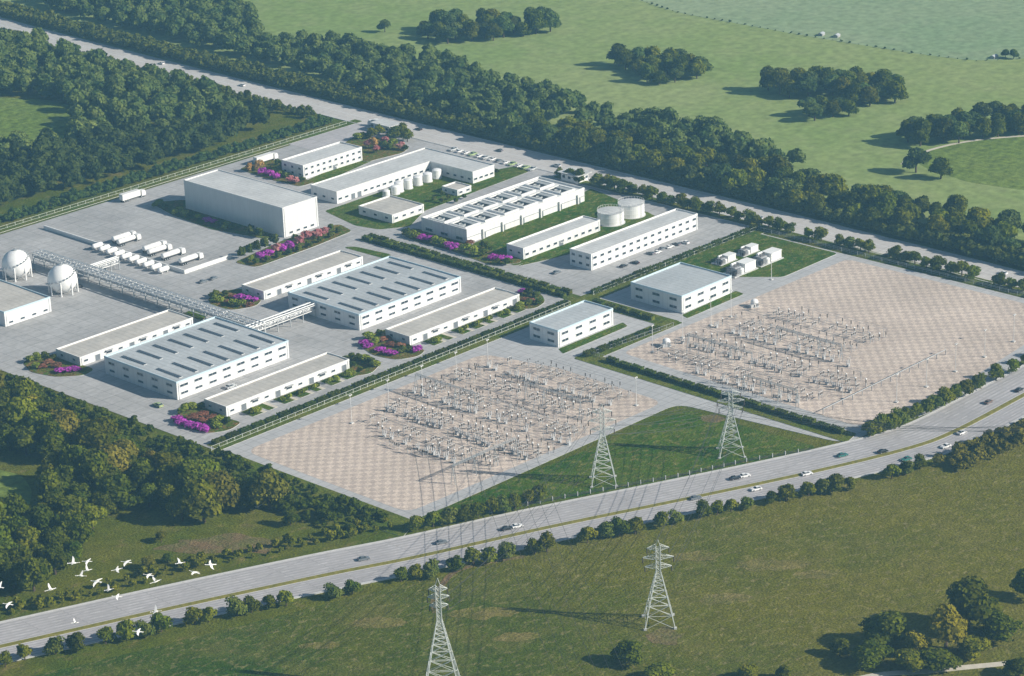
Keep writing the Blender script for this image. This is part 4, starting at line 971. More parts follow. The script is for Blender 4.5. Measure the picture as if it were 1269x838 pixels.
# lawns round the rear buildings
lawn(GP((402,262),(420,256),(565,206),(600,214),(640,206),(656,213),(526,262),(508,281),(470,285),(440,280)), 'green lawn inside and below the L shaped block', z=.17)
lawn(GP((585,303),(722,240),(732,234),(800,262),(705,306),(640,330),(600,318)), 'green lawn between cooling hall and low office', z=.17)
lawn(GP((640,331),(700,302),(745,280),(800,262),(815,270),(752,300),(712,314),(680,322)), 'green lawn around the low office', z=.185)
lawn(GP((376,226),(452,191),(470,196),(395,229)), 'thin lawn in front of the farthest office', z=.18)
lawn(GP((458,310),(440,306),(425,307),(480,322),(486,316)), 'small lawn corner right of the rear middle workshop', z=.18, r=3)
lawn(GP((240,383),(262,388),(250,398),(226,390)), 'small lawn behind the rear left workshop', z=.18, r=1)
for pts, nm in (((( 692,433),(772,400),(778,405),(698,439)), 'grass strip in front of the small two storey block'), (((845,391),(912,361),(922,365),(852,395)), 'grass strip in front of the square two storey block')): lawn(GP(*pts), nm, z=.19, r=1)
for i, (px, py) in enumerate(((538,250),(548,252),(556,248),(565,252),(575,247),(600,222),(608,219),(616,216),(548,243))):
    SH['g'].put((*g(px, py), .15), i, '%s green shrub from the left on the lawn by the L shaped block' % nth([0,2,3,4,5,6,7,8,1][i]), 'shrubs on the lawn by the L shaped block', 1.7)
# forecourt gardens in front of the long workshops (grass plots, paths, shrubs)
def forecourt(nm, a, b, n, ylen=7.5):
    xa, ya = a; xb, _ = b; L = xb-xa; z = .16
    for i in range(n):
        x0 = xa+L*i/n; x1 = xa+L*(i+.62)/n
        if i in (1, 4): x1 = xa+L*(i+.35)/n
        lawn(rect(x0, ya-ylen, x1, ya-.8), '%s grass plot from the left in front of the %s' % (nth(i), nm), z=.2, r=.6)
        struct('paved_path', MB().prism(rect(x1+.1, ya-ylen, x1+.1+min(2.8, L*.2/n), ya-.3), -.1, .19), m_path, 'pale paved path %d in front of the %s' % (i+1, nm), 'path')
        if i != 1:
            for k in range(3): SH['l' if (i+k) % 3 else 'g'].put((x0+(x1-x0)*(k+.6)/3.2, ya-ylen*.72, .1), k+i, '%s shrub of plot %s from the left in front of the %s' % (('left', 'middle', 'right')[k], nth(i), nm), 'shrubs in front of the '+nm, 1.7)
a = g(303,513); b = g(433,458); forecourt('front left workshop', (a[0], g(281,516.7)[1]), b, 7)
a = g(530,426); b = g(641,377); forecourt('middle front workshop', (a[0], g(508,428.5)[1]), b, 7)

# clipped hedges
HD = thing('hedge', 'x', 'hedge')
hedge_me = []
for sd in range(3):
    rs = np.random.RandomState(200+sd); n = 420; L, W, Hh = 5.0, 1.5, 1.25
    f = rs.randint(0, 3, n); p = np.stack([rs.uniform(-L/2, L/2, n), rs.uniform(-W/2, W/2, n), rs.uniform(.05, Hh, n)], 1)
    p[f == 0, 2] = Hh*rs.uniform(.9, 1.08, (f == 0).sum()); p[f == 1, 1] = np.sign(p[f == 1, 1])*W/2; p[f == 2, 1] = -W/2*rs.uniform(.9, 1.1, (f == 2).sum())
    nr = rs.normal(size=(n, 3)); nr[:, 2] += 1; nr /= np.linalg.norm(nr, axis=1)[:, None]; t = np.cross(nr, rs.normal(size=(n, 3))); t /= np.linalg.norm(t, axis=1)[:, None]; b = np.cross(nr, t); s = .2
    q = np.stack([p-t*s, p-b*s, p+t*s, p+b*s], 1); cv = np.array([(x, y, z) for z in (0, Hh*.92) for x, y in ((-L/2,-W/2),(L/2,-W/2),(L/2,W/2),(-L/2,W/2))])*np.array([.96,.9,1])
    cf = np.array([(4,5,6),(4,6,7),(0,1,5),(0,5,4),(1,2,6),(1,6,5),(2,3,7),(2,7,6),(3,0,4),(3,4,7)])
    hedge_me.append(np_mesh('hedge', np.concatenate([q.reshape(-1,3), cv]), np.arange(n*4).reshape(n,4), cf+n*4, L_hedge))
bpy.data.objects.remove(HD)
def hedge_row(p, q, label, group, step=5.9, z=.18, sc=1.35):
    p = Vector(p); q = Vector(q); d = q-p; n = int(d.length/step); a = math.atan2(d.y, d.x)
    for i in range(n):
        w = p+d*((i+.5)/n); o = link('hedge', hedge_me[i % 3], None, (w.x, w.y, z), a); o.scale = (1, sc, sc*rnd.uniform(.85, 1.15)); tag(o, '%s hedge block in the %s' % (nth(i), label), 'hedge', group)
hedge_row((-140,8.6), (40,8.6), 'fence row above the left paved yard, from the left', 'hedges between works and substation')
hedge_row((54,8.6), (158,8.6), 'row right of the parking yard, from the left', 'hedges beside the parking yard')
hedge_row((45.2,130), (45.2,14), 'left row of the central road, from the top', 'left hedges of the central road', z=.2)
hedge_row((48.6,130), (48.6,14), 'right row of the central road, from the top', 'right hedges of the central road', z=.2)
hedge_row((47.2,2), (47.2,-30), 'row between the two office blocks, from the top', 'hedges between the office blocks', z=.2)
hedge_row((1,-35), (42,-37.5), 'row above the right paved yard, from the left', 'hedges above the right paved yard', z=.21)
hedge_row((4.2,-44), (3.4,-153), 'row between the two paved yards, from the top', 'hedges between the paved yards', z=.21)

# ------------------------------------------------------------------ fences, masts, lamps
def fence(label, p, q, z=.15, h=1.5, step=3.5, r=.04, m=None):
    p = Vector(p); q = Vector(q); d = q-p; L = d.length; n = max(2, min(98, int(L/step))); t = thing('fence', label, 'fence', (p.x, p.y, z), math.atan2(d.y, d.x)); st = L/n
    pm = MB().box(-r*1.4,-r*1.4,-.1,r*1.4,r*1.4,h+.1).mesh('post', m or m_whtrim)
    for i in range(n+1): link('post', pm, t, (i*st, 0, 0))
    mb = MB()
    for zz in (.25, h): mb.box(0, -.04, zz-.04, L, .04, zz+.04)
    link('rail', mb.mesh('rail', m or m_whtrim), t)
    mb = MB(); k = int(L/.9)
    for i in range(k): mb.box(i*.9-.012, -.012, .25, i*.9+.012, .012, h)
    link('mesh_panel', mb.mesh('mesh_panel', m_steel), t)
    return t
m_fence = mat('pale_fence_paint', (.62,.66,.60), .6, .05, .4)
fence('long pale fence between the works and the left paved yard', (-143,5.2), (40,7.0), m=m_fence)
fence('pale fence between parking yard and transformer lawn', (54,7.6), (158,7.6), m=m_fence)
fence('pale fence along the far left edge of the works', (-230,263.5), (160,263.5), m=m_fence, step=4.2)
fence('dark fence between the two paved yards', (5.2,-36), (4.6,-155), m=m_steel)
fence('dark fence above the right paved yard', (5.5,-36), (47,-39.5), m=m_steel)
fence('fence along the back of the right paved yard', (155.5,8), (155,-149), m=m_steel, step=4)
# guard posts between grass triangle and front highway
gp0 = [Vector(g(*p)) for p in ((560,646),(700,618),(840,592),(925,573),(1005,559))]
gt = thing('guard_fence', 'dark post and rail guard along the grass triangle by the front highway', 'fence', (gp0[0].x, gp0[0].y, .1)); mb = MB(); pm = MB().box(-.14,-.14,-.1,.14,.14,1.5).mesh('post', m_equip)
tot = sum((gp0[i+1]-gp0[i]).length for i in range(4)); k = 0
for i in range(4):
    a, b = gp0[i]-gp0[0], gp0[i+1]-gp0[0]; L = (b-a).length; n = int(L/4)
    for j in range(n): w = a.lerp(b, j/n); link('post', pm, gt, (w.x, w.y, 0))
    for zz in (.5, 1.0): mb.tube((a.x, a.y, zz), (b.x, b.y, zz), .09, 4)
link('rail', mb.mesh('rail', m_dark), gt)
mst = thing('floodlight_mast', 'x', 'mast')
link('pole', MB().tube((0,0,0),(0,0,10.5),.11,8,0,.07).mesh('pole', m_whtrim), mst)
link('foot', MB().box(-.6,-.6,-.05,.6,.6,.35).mesh('foot', m_kerb), mst)
link('lamp_head', MB().box(-.6,-.12,10.3,.6,.12,10.5).box(-.6,-.35,10.5,-.15,.2,10.75).box(.15,-.35,10.5,.6,.2,10.75).mesh('lamp_head', m_whtrim), mst)
MS = Stock(mst)
for i, (px, py) in enumerate(((436,525),(482,506),(524,488),(566,471),(605,455))):
    MS.put((*g(px, py), .1), 0, '%s floodlight mast from the left along the upper edge of the left paved yard' % nth(i), 'floodlight masts')
for i, (px, py) in enumerate(((846,419),(881,404),(788.6,503),(809,437),(906,393),(956,347))):
    MS.put((*g(px, py), .1), 0, ['floodlight mast at the left corner of the right paved yard, below the square office','floodlight mast at the yard edge right below the office corner','floodlight mast on the strip between the yards above the grass triangle','floodlight mast at the far left corner of the right paved yard','floodlight mast beside the path to the transformer lawn','floodlight mast at the edge of the transformer lawn'][i], 'floodlight masts')
for i, (px, py) in enumerate(((1111,499),(1148,480),(1184,461),(1220,443),(1256,424))):
    MS.put((*g(px, py), .1), 0, '%s floodlight mast from the left on the lower right side of the right paved yard' % nth(i), 'floodlight masts')

# ------------------------------------------------------------------ lattice pylons and wires
def pylon(label, px, py, H, B=8.0, T=1.3, rz=0, arms=((.72,3.9),(.84,4.5),(.96,3.2)), mt=.14):
    x, y = g(px, py); t = thing('pylon', label, 'pylon', (x, y, .1), rz)
    hw = lambda z: (B/2)*(1-z/H*1.0/.68)+T/2*(z/H/.68) if z < .68*H else T/2
    lv = [0]; z = 0
    while z < .68*H: z += max(1.3, hw(z)*.85); lv.append(min(z, .68*H))
    while lv[-1] < H-.5: lv.append(min(H, lv[-1]+1.7))
    C4 = ((-1,-1),(1,-1),(1,1),(-1,1))
    for sx, sy in C4:
        mb = MB()
        for a, b in zip(lv, lv[1:]): mb.tube((sx*hw(a), sy*hw(a), a), (sx*hw(b), sy*hw(b), b), mt*1.1, 4)
        l_ = link('leg', mb.mesh('leg', m_pylon), t)
        link('footing', MB().box(sx*B/2-.42, sy*B/2-.42, -.1, sx*B/2+.42, sy*B/2+.42, .45).mesh('footing', m_kerb), t)
    mb = MB()
    for i, (a, b) in enumerate(zip(lv, lv[1:])):
        for j in range(4):
            p, q = C4[j], C4[(j+1) % 4]; ha, hb = hw(a), hw(b)
            mb.tube((p[0]*ha, p[1]*ha, a), (q[0]*hb, q[1]*hb, b), mt*.55, 3); mb.tube((q[0]*ha, q[1]*ha, a), (p[0]*hb, p[1]*hb, b), mt*.55, 3)
            if i: mb.tube((p[0]*ha, p[1]*ha, a), (q[0]*ha, q[1]*ha, a), mt*.5, 3)
    link('lattice', mb.mesh('lattice', m_pylon), t)
    tips = []
    for zf, L in arms:
        z = zf*H; mb = MB()
        for s in (-1, 1):
            for yy in (-1, 1):
                mb.tube((s*T/2, yy*T/2, z), (s*L, 0, z+.5), mt*.7, 3); mb.tube((s*T/2, yy*T/2, z+1.5), (s*L, 0, z+.6), mt*.7, 3)
            for k in (.3, .55, .8):
                X = s*(T/2+(L-T/2)*k); mb.tube((X, T/2*(1-k), z+.5*k), (X, -T/2*(1-k), z+1.5-.9*k), mt*.5, 3)
                mb.tube((X, -T/2*(1-k), z+.5*k), (X-s*.9, T/2*(1-k), z+1.3-.7*k), mt*.5, 3)
            tips.append(Vector((s*L, 0, z+.4-1.6)))
        link('crossarm', mb.mesh('crossarm', m_pylon), t)
        for s in (-1, 1): link('insulator', MB().tube((s*L,0,z+.5),(s*L,0,z-1.2),.16,6).mesh('insulator', m_insul), t)
    link('peak', MB().tube((-T/2,0,H),(0,0,H+2.2),mt*.6,3).tube((T/2,0,H),(0,0,H+2.2),mt*.6,3).mesh('peak', m_pylon), t)
    c, s_ = math.cos(rz), math.sin(rz)
    return [Vector((x+p.x*c-p.y*s_, y+p.x*s_+p.y*c, p.z+.1)) for p in tips]
T3 = pylon('pylon on the left half of the grass triangle above the front highway', 748, 598, 25.5, 8.2, rz=R_(-45))
T4 = pylon('pylon on the right of the grass triangle beside the fence', 906, 562, 22, 8.4, rz=R_(-45))
T2 = pylon('near right pylon in the green field below the front highway', 817, 772, 24.5, 8.8, rz=R_(-45))
T1 = pylon('tallest nearest pylon cut by the bottom edge of the picture', 549, 858, 33, 10.5, rz=R_(-45), arms=((.80,2.6),(.88,3.0),(.95,2.6)), mt=.15)
def wire(a, b, sag, label, r=.055):
    mb = MB(); n = 14; pts = []
    for i in range(n+1):
        f = i/n; p = a.lerp(b, f); pts.append((p.x-a.x, p.y-a.y, p.z-a.z-4*sag*f*(1-f)))
    for i in range(n): mb.tube(pts[i], pts[i+1], r, 3)
    tag(link('power_line', mb.mesh('power_line', m_wire), None, a), label, 'power line', 'power lines between the pylons')
side = ('left lower','right lower','left middle','right middle','left upper','right upper')
for i in range(6):
    wire(T4[i], T3[i], 2.2, '%s wire between the two pylons of the grass triangle' % side[i])
    a = Vector((*g(1400, 560+8*i), T4[i].z)); wire(T4[i], a, 6, '%s wire from the grass triangle pylon over the highway to the right' % side[i])
    wire(T2[i], T4[i], 4, '%s wire from the near right pylon over the highway' % side[i])
    wire(T1[i], T3[i], 4, '%s wire from the nearest pylon over the highway' % side[i])
    gx = Vector((*g(572+14*i, 556-5*i), 9.5)); b = Vector((*g(690+17*i, 930), 24)); wire(gx, b, 3, '%s wire from the left yard gantry across the highway and near field' % nth(i))
# ------------------------------------------------------------------ substation equipment
def eq(name, label, base, ins, group):
    t = thing(name, label, 'equipment', (0,0,-30), 0, group)
    link('support', base.mesh('support', m_equip), t)
    for i_ in (ins[0] if isinstance(ins[0], list) else [ins[0]]): link('insulator', i_.mesh('insulator', ins[1]), t)
    return t
def post_ins(x, y, z0, h, r=.2, mb=None):
    mb = mb or MB(); k = max(3, int(h/.35))
    prof = []
    for i in range(k): prof += [(r*.6, z0+h*i/k), (r*1.25, z0+h*(i+.45)/k), (r*.6, z0+h*(i+.9)/k)]
    return mb.lathe(prof, 6, (x, y, 0))
kinds = []
b = MB().box(-.1,-.1,0,.1,.1,2.0); t = eq('post_insulator', 'x', b, (post_ins(0,0,2,2.0,.26), m_insul), '')
kinds.append(('post_insulator', t, 'single dark post insulator'))
b = MB()
for s in (-1,1): b.box(s*1.2-.08,-.08,0,s*1.2+.08,.08,2.1)
b.box(-1.6,-.16,2.1,1.6,.16,2.35); i_ = [post_ins(s,0,2.35,1.4,.22) for s in (-1.2,0,1.2)]
t = eq('disconnector', 'x', b, (i_, m_insul), ''); link('blade', MB().tube((-1.5,0,3.85),(1.5,0,3.95),.09,5).mesh('blade', m_whtrim), t); kinds.append(('disconnector', t, 'three post switch with pale blade'))
b = MB().box(-.6,-.5,0,.6,.5,1.5).box(-1.4,-.14,1.5,1.4,.14,1.75); i_ = [post_ins(s,0,1.75,1.9,.24) for s in (-1.1,0,1.1)]
t = eq('circuit_breaker', 'x', b, (i_, m_insulg), ''); kinds.append(('circuit_breaker', t, 'breaker with three pale posts'))
b = MB().box(-.16,-.16,0,.16,.16,1.9); t = eq('instrument_transformer', 'x', b, (post_ins(0,0,1.9,1.6,.3), m_insul), ''); link('head', MB().lathe([(.2,3.5),(.42,3.65),(.42,4.1),(.2,4.3)], 10).mesh('head', m_tank), t); kinds.append(('instrument_transformer', t, 'white headed instrument post'))
b = MB()
for s in (-1,1): b.tube((s*1.0,-.7,0),(s*.2,0,3.1),.09,4); b.tube((s*1.0,.7,0),(s*.2,0,3.1),.09,4)
b.box(-.9,-.1,3.1,.9,.1,3.3); i_ = [post_ins(s,0,3.3,.9,.2) for s in (-.7,.7)]
t = eq('bus_support', 'x', b, (i_, m_insul), ''); kinds.append(('bus_support', t, 'splayed frame with two dark posts'))
KS = [(Stock(t), n, lab) for n, t, lab in kinds]
def yard(poly, label, group, seed, x0, x1, y0, y1, dx=3.5, dy=3.4, cap=300):
    rs = random.Random(seed); n = 0; rows = []
    ny = int((y1-y0)/dy)
    for ix in range(int((x1-x0)/dx)):
        x = x0+ix*dx
        if ix % 6 == 5: continue
        kind = (0,1,2,3,1,4,0,2,1,3)[ix % 10]
        bus = []
        for iy in range(ny):
            y = y0+iy*dy
            if iy % 7 == 6 or not inside((x, y), poly) or rs.random() < .1: continue
            st, nm, lab = KS[kind]
            o = st.put((x+rs.uniform(-.8,.8), y+rs.uniform(-.8,.8), .11), (math.pi/2 if kind in (1,2) and ix % 2 else 0)+rs.uniform(-.05,.05), lab+' in the '+label, lab.split(' with')[0]+'s in the '+label, (rs.uniform(.7,.9), .8, rs.uniform(.5,.78))); n += 1; RELAB.setdefault((lab, 'in the '+label), []).append(o)
            bus.append(y)
        if ix % 2 == 0 and len(bus) > 3:
            rows.append((x, min(bus), max(bus)))
    print(group, n)
    for k, (x, ya, yb) in enumerate(rows):
        mb = MB(); 
        for o in (-.9, .9): mb.tube((x+o, ya, 3.4), (x+o, yb, 3.4), .05, 4)
        for j in range(int((yb-ya)/11)+1): mb.tube((x-.9, ya+j*11, 3.4), (x+.9, ya+j*11, 3.4), .05, 4); mb.tube((x-.9, ya+j*11, 0), (x-.9, ya+j*11, 3.4), .08, 4)
        tag(link('busbar', mb.mesh('busbar', m_equip), None, (0,0,.11)), '%s overhead busbar pair from the left in the %s' % (nth(k), label), 'busbar', 'busbars of the '+label)
Y1 = GP((455,524),(520,476),(595,448),(650,450),(725,462),(785,488),(745,515),(700,562),(610,584),(545,572),(485,560))
Y2 = GP((812,440),(850,412),(905,392),(940,384),(1020,392),(1110,412),(1105,430),(1050,452),(1085,470),(1055,495),(1000,502),(930,497),(880,478),(850,455))
xs = [p[0] for p in Y1]; ys = [p[1] for p in Y1]; yard(Y1, 'left paved yard', 'west', 1, min(xs), max(xs), min(ys), max(ys))
xs = [p[0] for p in Y2]; ys = [p[1] for p in Y2]; yard(Y2, 'right paved yard', 'east', 2, min(xs), max(xs), min(ys), max(ys), 4.0, 3.9)
# portal gantries
def gantry(label, x, y, L, h=6.5, axis='y', spans=3):
    t = thing('line_gantry', label, 'gantry', (x, y, .1), math.pi/2 if axis == 'y' else 0)
    st = L/spans
    for i in range(spans+1):
        link('column', MB().tube((i*st,-1.0,0),(i*st,0,h),.13,5).tube((i*st,1.0,0),(i*st,0,h),.13,5).tube((i*st,-.5,h*.5),(i*st,.5,h*.5),.08,4).mesh('column', m_steel), t)
    mb = MB()
    for yy, zz in ((-.35,h),(.35,h),(0,h+.6)): mb.tube((0,yy,zz),(L,yy,zz),.08,4)
    for i in range(int(L)): mb.tube((i,-.35,h),(i+.5,0,h+.6),.05,3); mb.tube((i+.5,0,h+.6),(i+1,.35,h),.05,3); mb.tube((i,.35,h),(i+1,-.35,h),.05,3)
    link('beam', mb.mesh('beam', m_steel), t)
    for i in range(spans):
        for k in (.25,.5,.75): link('insulator', MB().tube(((i+k)*st,0,h),((i+k)*st,0,h-1.6),.13,5).mesh('insulator', m_insul), t)
x, y = g(640, 570); gantry('portal gantry at the lower edge of the equipment in the left paved yard', x-28, y+2, 30, axis='x')
x, y = g(735, 520); gantry('portal gantry at the right edge of the left paved yard', x-2, y+4, 26)
x, y = g(560, 500); gantry('portal gantry in the middle of the left paved yard', x, y-12, 30)
x, y = g(900, 450); gantry('portal gantry on the left half of the right paved yard', x, y-12, 30)
x, y = g(1010, 440); gantry('portal gantry in the middle of the right paved yard', x, y-12, 30)
x, y = g(960, 498); gantry('portal gantry at the lower edge of the right paved yard', x, y-10, 24)
# bus duct
p = Vector(g(1020,514)); q = Vector(g(1172,440)); d = q-p; t = thing('bus_duct', 'long pale elevated bus duct crossing the lower part of the right paved yard', 'duct', (p.x, p.y, .11), math.atan2(d.y, d.x)); L = d.length
link('duct', MB().tube((0,0,2.0),(L,0,2.0),.13,8).mesh('duct', m_steel), t)
lm = MB().box(-.06,-.15,0,.06,.15,1.9).mesh('support', m_equip)
for i in range(14): link('support', lm, t, (L*i/13, 0, 0))
for i, (px, py) in enumerate(((826,429),(935,380))):
    t = thing('storage_hut', ['small round white hut at the left corner of the right paved yard','small round white hut at the upper edge of the right paved yard'][i], 'hut', (*g(px, py), .11))
    link('shell', MB().lathe([(1.5,0),(1.5,1.9),(1.3,2.5),(.8,2.9),(.1,3.05)], 20).mesh('shell', m_tank), t); door_part(t, 0, -1.48, .9, 1.7, 'x'); link('base', MB().lathe([(1.9,-.05),(1.9,.15)], 20).mesh('base', m_kerb), t)
    link('hatch', MB().box(-2.9,-.7,.1,-1.4,.7,1.3).mesh('hatch', m_equip), t)
# transformers on the lawn
tr = thing('transformer', 'x', 'transformer', (0,0,0), 0, 'transformer units on the lawn')
link('plinth', MB().box(-9,-3.6,-.1,5.6,3.6,.35).mesh('plinth', m_kerb), tr)
link('enclosure', MB().box(-1.6,-2.8,.35,5.0,1.8,3.6).box(-1.8,-3.0,3.6,5.2,2.0,3.75).mesh('enclosure', m_white2), tr)
link('tank', MB().box(-6.4,-1.6,.35,-2.6,1.4,2.9).mesh('tank', m_equip), tr)
mb = MB()
for i in range(9): mb.box(-6.3+i*.42,-2.7,.7,-6.15+i*.42,-1.6,2.6); mb.box(-6.3+i*.42,1.4,.7,-6.15+i*.42,2.5,2.6)
link('radiator', mb.mesh('radiator', m_equip), tr)
link('conservator', MB().tube((-6.0,.9,3.8),(-3.2,.9,3.8),.55,12).mesh('conservator', m_tank), tr)
link('gas_drum', MB().lathe([(1.1,.35),(1.1,2.1),(.8,2.5),(.1,2.7)], 16, (-3.6,-3.2+.9,0)).mesh('gas_drum', m_tank), tr)
for k in range(3): link('bushing', post_ins(-5.8+k*1.2,-.6,2.9,1.5,.22).mesh('bushing', m_insul), tr)
link('switch_frame', MB().box(-8.6,-1,.35,-8.3,-.7,3.2).box(-8.6,1,.35,-8.3,1.3,3.2).box(-8.7,-1.2,3.2,-8.2,1.5,3.45).mesh('switch_frame', m_dark), tr)
link('cabinet', MB().box(-8.4,-3,.35,-7.2,-1.6,2.2).box(1,1.9,.35,3.5,3.0,2.4).mesh('cabinet', m_dark), tr)
TS = Stock(tr)
for px, py, lab in ((920,336,'near left white transformer unit on the lawn'),(952,323,'near right white transformer unit on the lawn'),(900,324,'rear left transformer unit on the lawn'),(928,313,'rear right transformer unit on the lawn')):
    TS.put((*g(px, py), .25), 0, lab, None, 1.0 if py > 320 and px > 910 else .72)

# ------------------------------------------------------------------ vehicles
def car_paint(n, c): return mat('car_paint_'+n, c, .25, spec=.6)
def wheel_me(r=.34, w=.24): return MB().tube((0,-w/2,0),(0,w/2,0),r,14,0).tube((0,-w/2-.01,0),(0,w/2+.01,0),r*.55,10,1).mesh('wheel', [m_tyre, m_steel])
WM = wheel_me(); WT = wheel_me(.5,.35)
m_head = mat('headlamp_lens', (.8,.8,.78), .2); m_tail = mat('tail_lamp_red', (.35,.02,.02), .3)
def car(cname, c, L=4.5):
    t = thing('car', 'x', 'car', (0,0,-20)); m_ = car_paint(cname, c); W_ = .9
    def prof(pts, w, inset=0):
        mb = MB(); n = len(pts); vs_ = [(x, -w+(inset if z > 1.0 else 0), z) for x, z in pts]+[(x, w-(inset if z > 1.0 else 0), z) for x, z in pts]
        mb.add(vs_, [tuple(range(n))[::-1], tuple(range(n, 2*n))]+[(i, (i+1) % n, n+(i+1) % n, n+i) for i in range(n)]); return mb
    link('body', prof([(-L/2,.35),(-L/2,.85),(-L*.46,.98),(-L*.30,1.0),(L*.20,.98),(L*.45,.82),(L/2,.65),(L/2,.35),(L*.3,.25),(-L*.3,.25)], W_).mesh('body', m_), t)
    link('cabin_glass', prof([(-L*.40,.97),(-L*.29,1.40),(L*.04,1.42),(L*.21,.96)], W_-.06, .14).mesh('cabin_glass', m_glass), t)
    link('roof', MB().box(-L*.27,-.66,1.41,L*.03,.66,1.47).mesh('roof', m_), t)
    for x in (-L*.3, L*.31):
        for s in (-1, 1): link('wheel', WM, t, (x, s*(W_-.1), .34))
    for s in (-1, 1):
        link('headlight', MB().box(L/2-.05,s*.62-.18,.6,L/2+.03,s*.62+.18,.76).mesh('headlight', m_head), t)
        link('tail_light', MB().box(-L/2-.03,s*.62-.18,.68,-L/2+.04,s*.62+.18,.86).mesh('tail_light', m_tail), t)
    return Stock(t)
CARS = {n: car(n, c) for n, c in (('white',(.8,.8,.8)),('grey',(.16,.18,.20)),('black',(.02,.022,.026)),('teal',(.03,.16,.14)),('brown',(.16,.11,.09)),('green',(.35,.45,.22)),('silver',(.5,.52,.53)))}
def road_dir(line, p):
    best = min(range(len(line)-1), key=lambda i: (line[i]-p).length); d = line[best+1]-line[max(0, best-1)]; return math.atan2(d.y, d.x)
for nm, px, py, lab in (('grey',451,694.5,'grey car in the upper carriageway of the front highway, leftmost'),('grey',547,674,'grey car on the front highway below the yard tip'),('black',628,657,'black car side by side with a white one on the front highway'),
    ('white',641,654,'white car just ahead of the black one on the front highway'),('white',599,686,'white car in the lower carriageway near the narrow track'),('grey',862,619,'grey car close to the median in the middle of the front highway'),
    ('black',911,594.5,'black car just behind a white one above the median'),('white',923,591.5,'white car just ahead of a black car above the median'),('white',937,608,'white car in the lower carriageway near the middle'),
    ('white',1000,589,'white car beside the median right of the middle'),('teal',1044,566,'dark teal car on the front highway below the right yard corner'),('black',1094,561.5,'black car next to the median on the curve'),
    ('teal',1123,571,'teal car in the lower carriageway on the curve'),('white',1172,555,'white car in the lower carriageway on the curve'),('white',1192,538,'white car touching the median on the right curve'),
    ('brown',1225,500,'brown car in the upper carriageway at the right'),('black',1263,485,'black car at the right edge of the front highway')):
    p = Vector(g(px, py)); CARS[nm].put((p.x, p.y, .15), road_dir(FRONT, p)+(math.pi if 'lower' in lab else 0), lab, None, .84)
for nm, px, py, lab in (('black',519,161.5,'black car on the back highway above the car park'),('grey',619,188,'grey car on the back highway behind the L shaped block'),('white',1243,340,'white car on the back highway at the right'),('black',800,240,'black car on the back highway behind the round tanks'),
    ('silver',690,207,'silver car on the back highway behind the cooling hall'),('white',300,107,'white car far away on the back highway'),('white',200,80,'white car farthest away on the back highway, near the top left'),('silver',940,272,'silver car on the back highway above the transformer lawn'),('brown',1100,318,'brown car on the back highway behind the right paved yard')):
    p = Vector(g(px, py)); CARS[nm].put((p.x, p.y, .16), road_dir(BACK, p)+math.pi, lab)
for i in range(13):
    nm = ('silver','white','white','green','white','silver','white','grey','white','green','white','green','silver')[i]
    CARS[nm].put((160.0, 191-4.2*i, .13), rnd.uniform(-.03,.03)+(0 if i % 3 else math.pi), '%s parked car from the left, %s, in the car park behind the L shaped block' % (nth(i), nm), 'cars parked behind the L shaped block')
for nm, px, py, lab in (('grey',806,315.5,'grey car parked in front of the long two storey office, leftmost'),('white',815,314,'white car next to the grey car at the long office'),('grey',821,309.5,'grey car in the middle of the parking yard'),('white',830,307.5,'white car in the middle of the parking yard'),
    ('grey',838,304,'grey car right of the middle in the parking yard'),('white',849,302,'white car parked rightmost in front of the long office'),('black',773,331,'black car standing alone on the left of the parking yard'),('black',787,327,'black car second from the left on the open parking yard'),
    ('grey',690,339,'small dark car on the yard below the low office'),('grey',252,350.5,'dark car on the yard right of the bullet tanks, left of two'),('grey',265,346.5,'dark car on the yard right of the bullet tanks, right of two'),
    ('green',196,504,'pale green car at the near corner of the left shed'),('silver',286,481,'silver car between the left shed and its front workshop'),('black',484,392,'dark car beside the middle shed')):
    CARS[nm].put((*g(px, py), .12), rnd.choice((0, math.pi/2))+rnd.uniform(-.1,.1), lab)
# tanker trucks
def truck(box=False):
    t = thing('tanker_truck' if not box else 'box_truck', 'x', 'truck', (0,0,-20))
    if not box:
        link('tank', MB().rings([((x,0,2.15),(0,rr*1.15,0),(0,0,rr)) for x, rr in ((-6.6,.1),(-6.5,.85),(-6.2,1.12),(3.0,1.12),(3.3,.85),(3.4,.1))], 16).mesh('tank', m_tank, True), t)
        link('catwalk', MB().box(-6,-.35,3.25,3,.35,3.33).box(-2,-.3,3.33,-1.4,.3,3.5).mesh('catwalk', m_whtrim), t)
    else: link('cargo_box', MB().box(-6.6,-1.25,1.0,3.4,1.25,3.7).mesh('cargo_box', m_whtrim), t)
    link('chassis', MB().box(-6.5,-.5,.7,6.2,.5,1.0).mesh('chassis', m_dark), t)
    cab = MB().add([(4.2,-1.2,.6),(6.4,-1.2,.6),(6.4,1.2,.6),(4.2,1.2,.6),(4.2,-1.15,3.0),(6.0,-1.15,3.0),(6.0,1.15,3.0),(4.2,1.15,3.0),(6.45,-1.2,1.7),(6.45,1.2,1.7)], [(0,3,2,1),(4,5,6,7),(1,2,9,8),(8,9,6,5),(0,1,8,5,4),(3,7,6,9,2),(0,4,7,3)])
    link('cab', cab.mesh('cab', m_whtrim), t)
    link('windscreen', MB().add([(6.43,-1.05,1.8),(6.43,1.05,1.8),(6.08,1.0,2.85),(6.08,-1.0,2.85)], [(0,1,2,3)]).add([(6.47,-1.05,1.8),(6.47,1.05,1.8),(6.12,1.0,2.85),(6.12,-1.0,2.85)], [(3,2,1,0)]).mesh('windscreen', m_glass), t)
    for x in (-5.6,-4.4,-3.2,3.9,5.3):
        for s in (-1, 1): link('wheel', WT, t, (x, s*1.0, .5))
    return Stock(t)
TK = truck(); BX = truck(True)
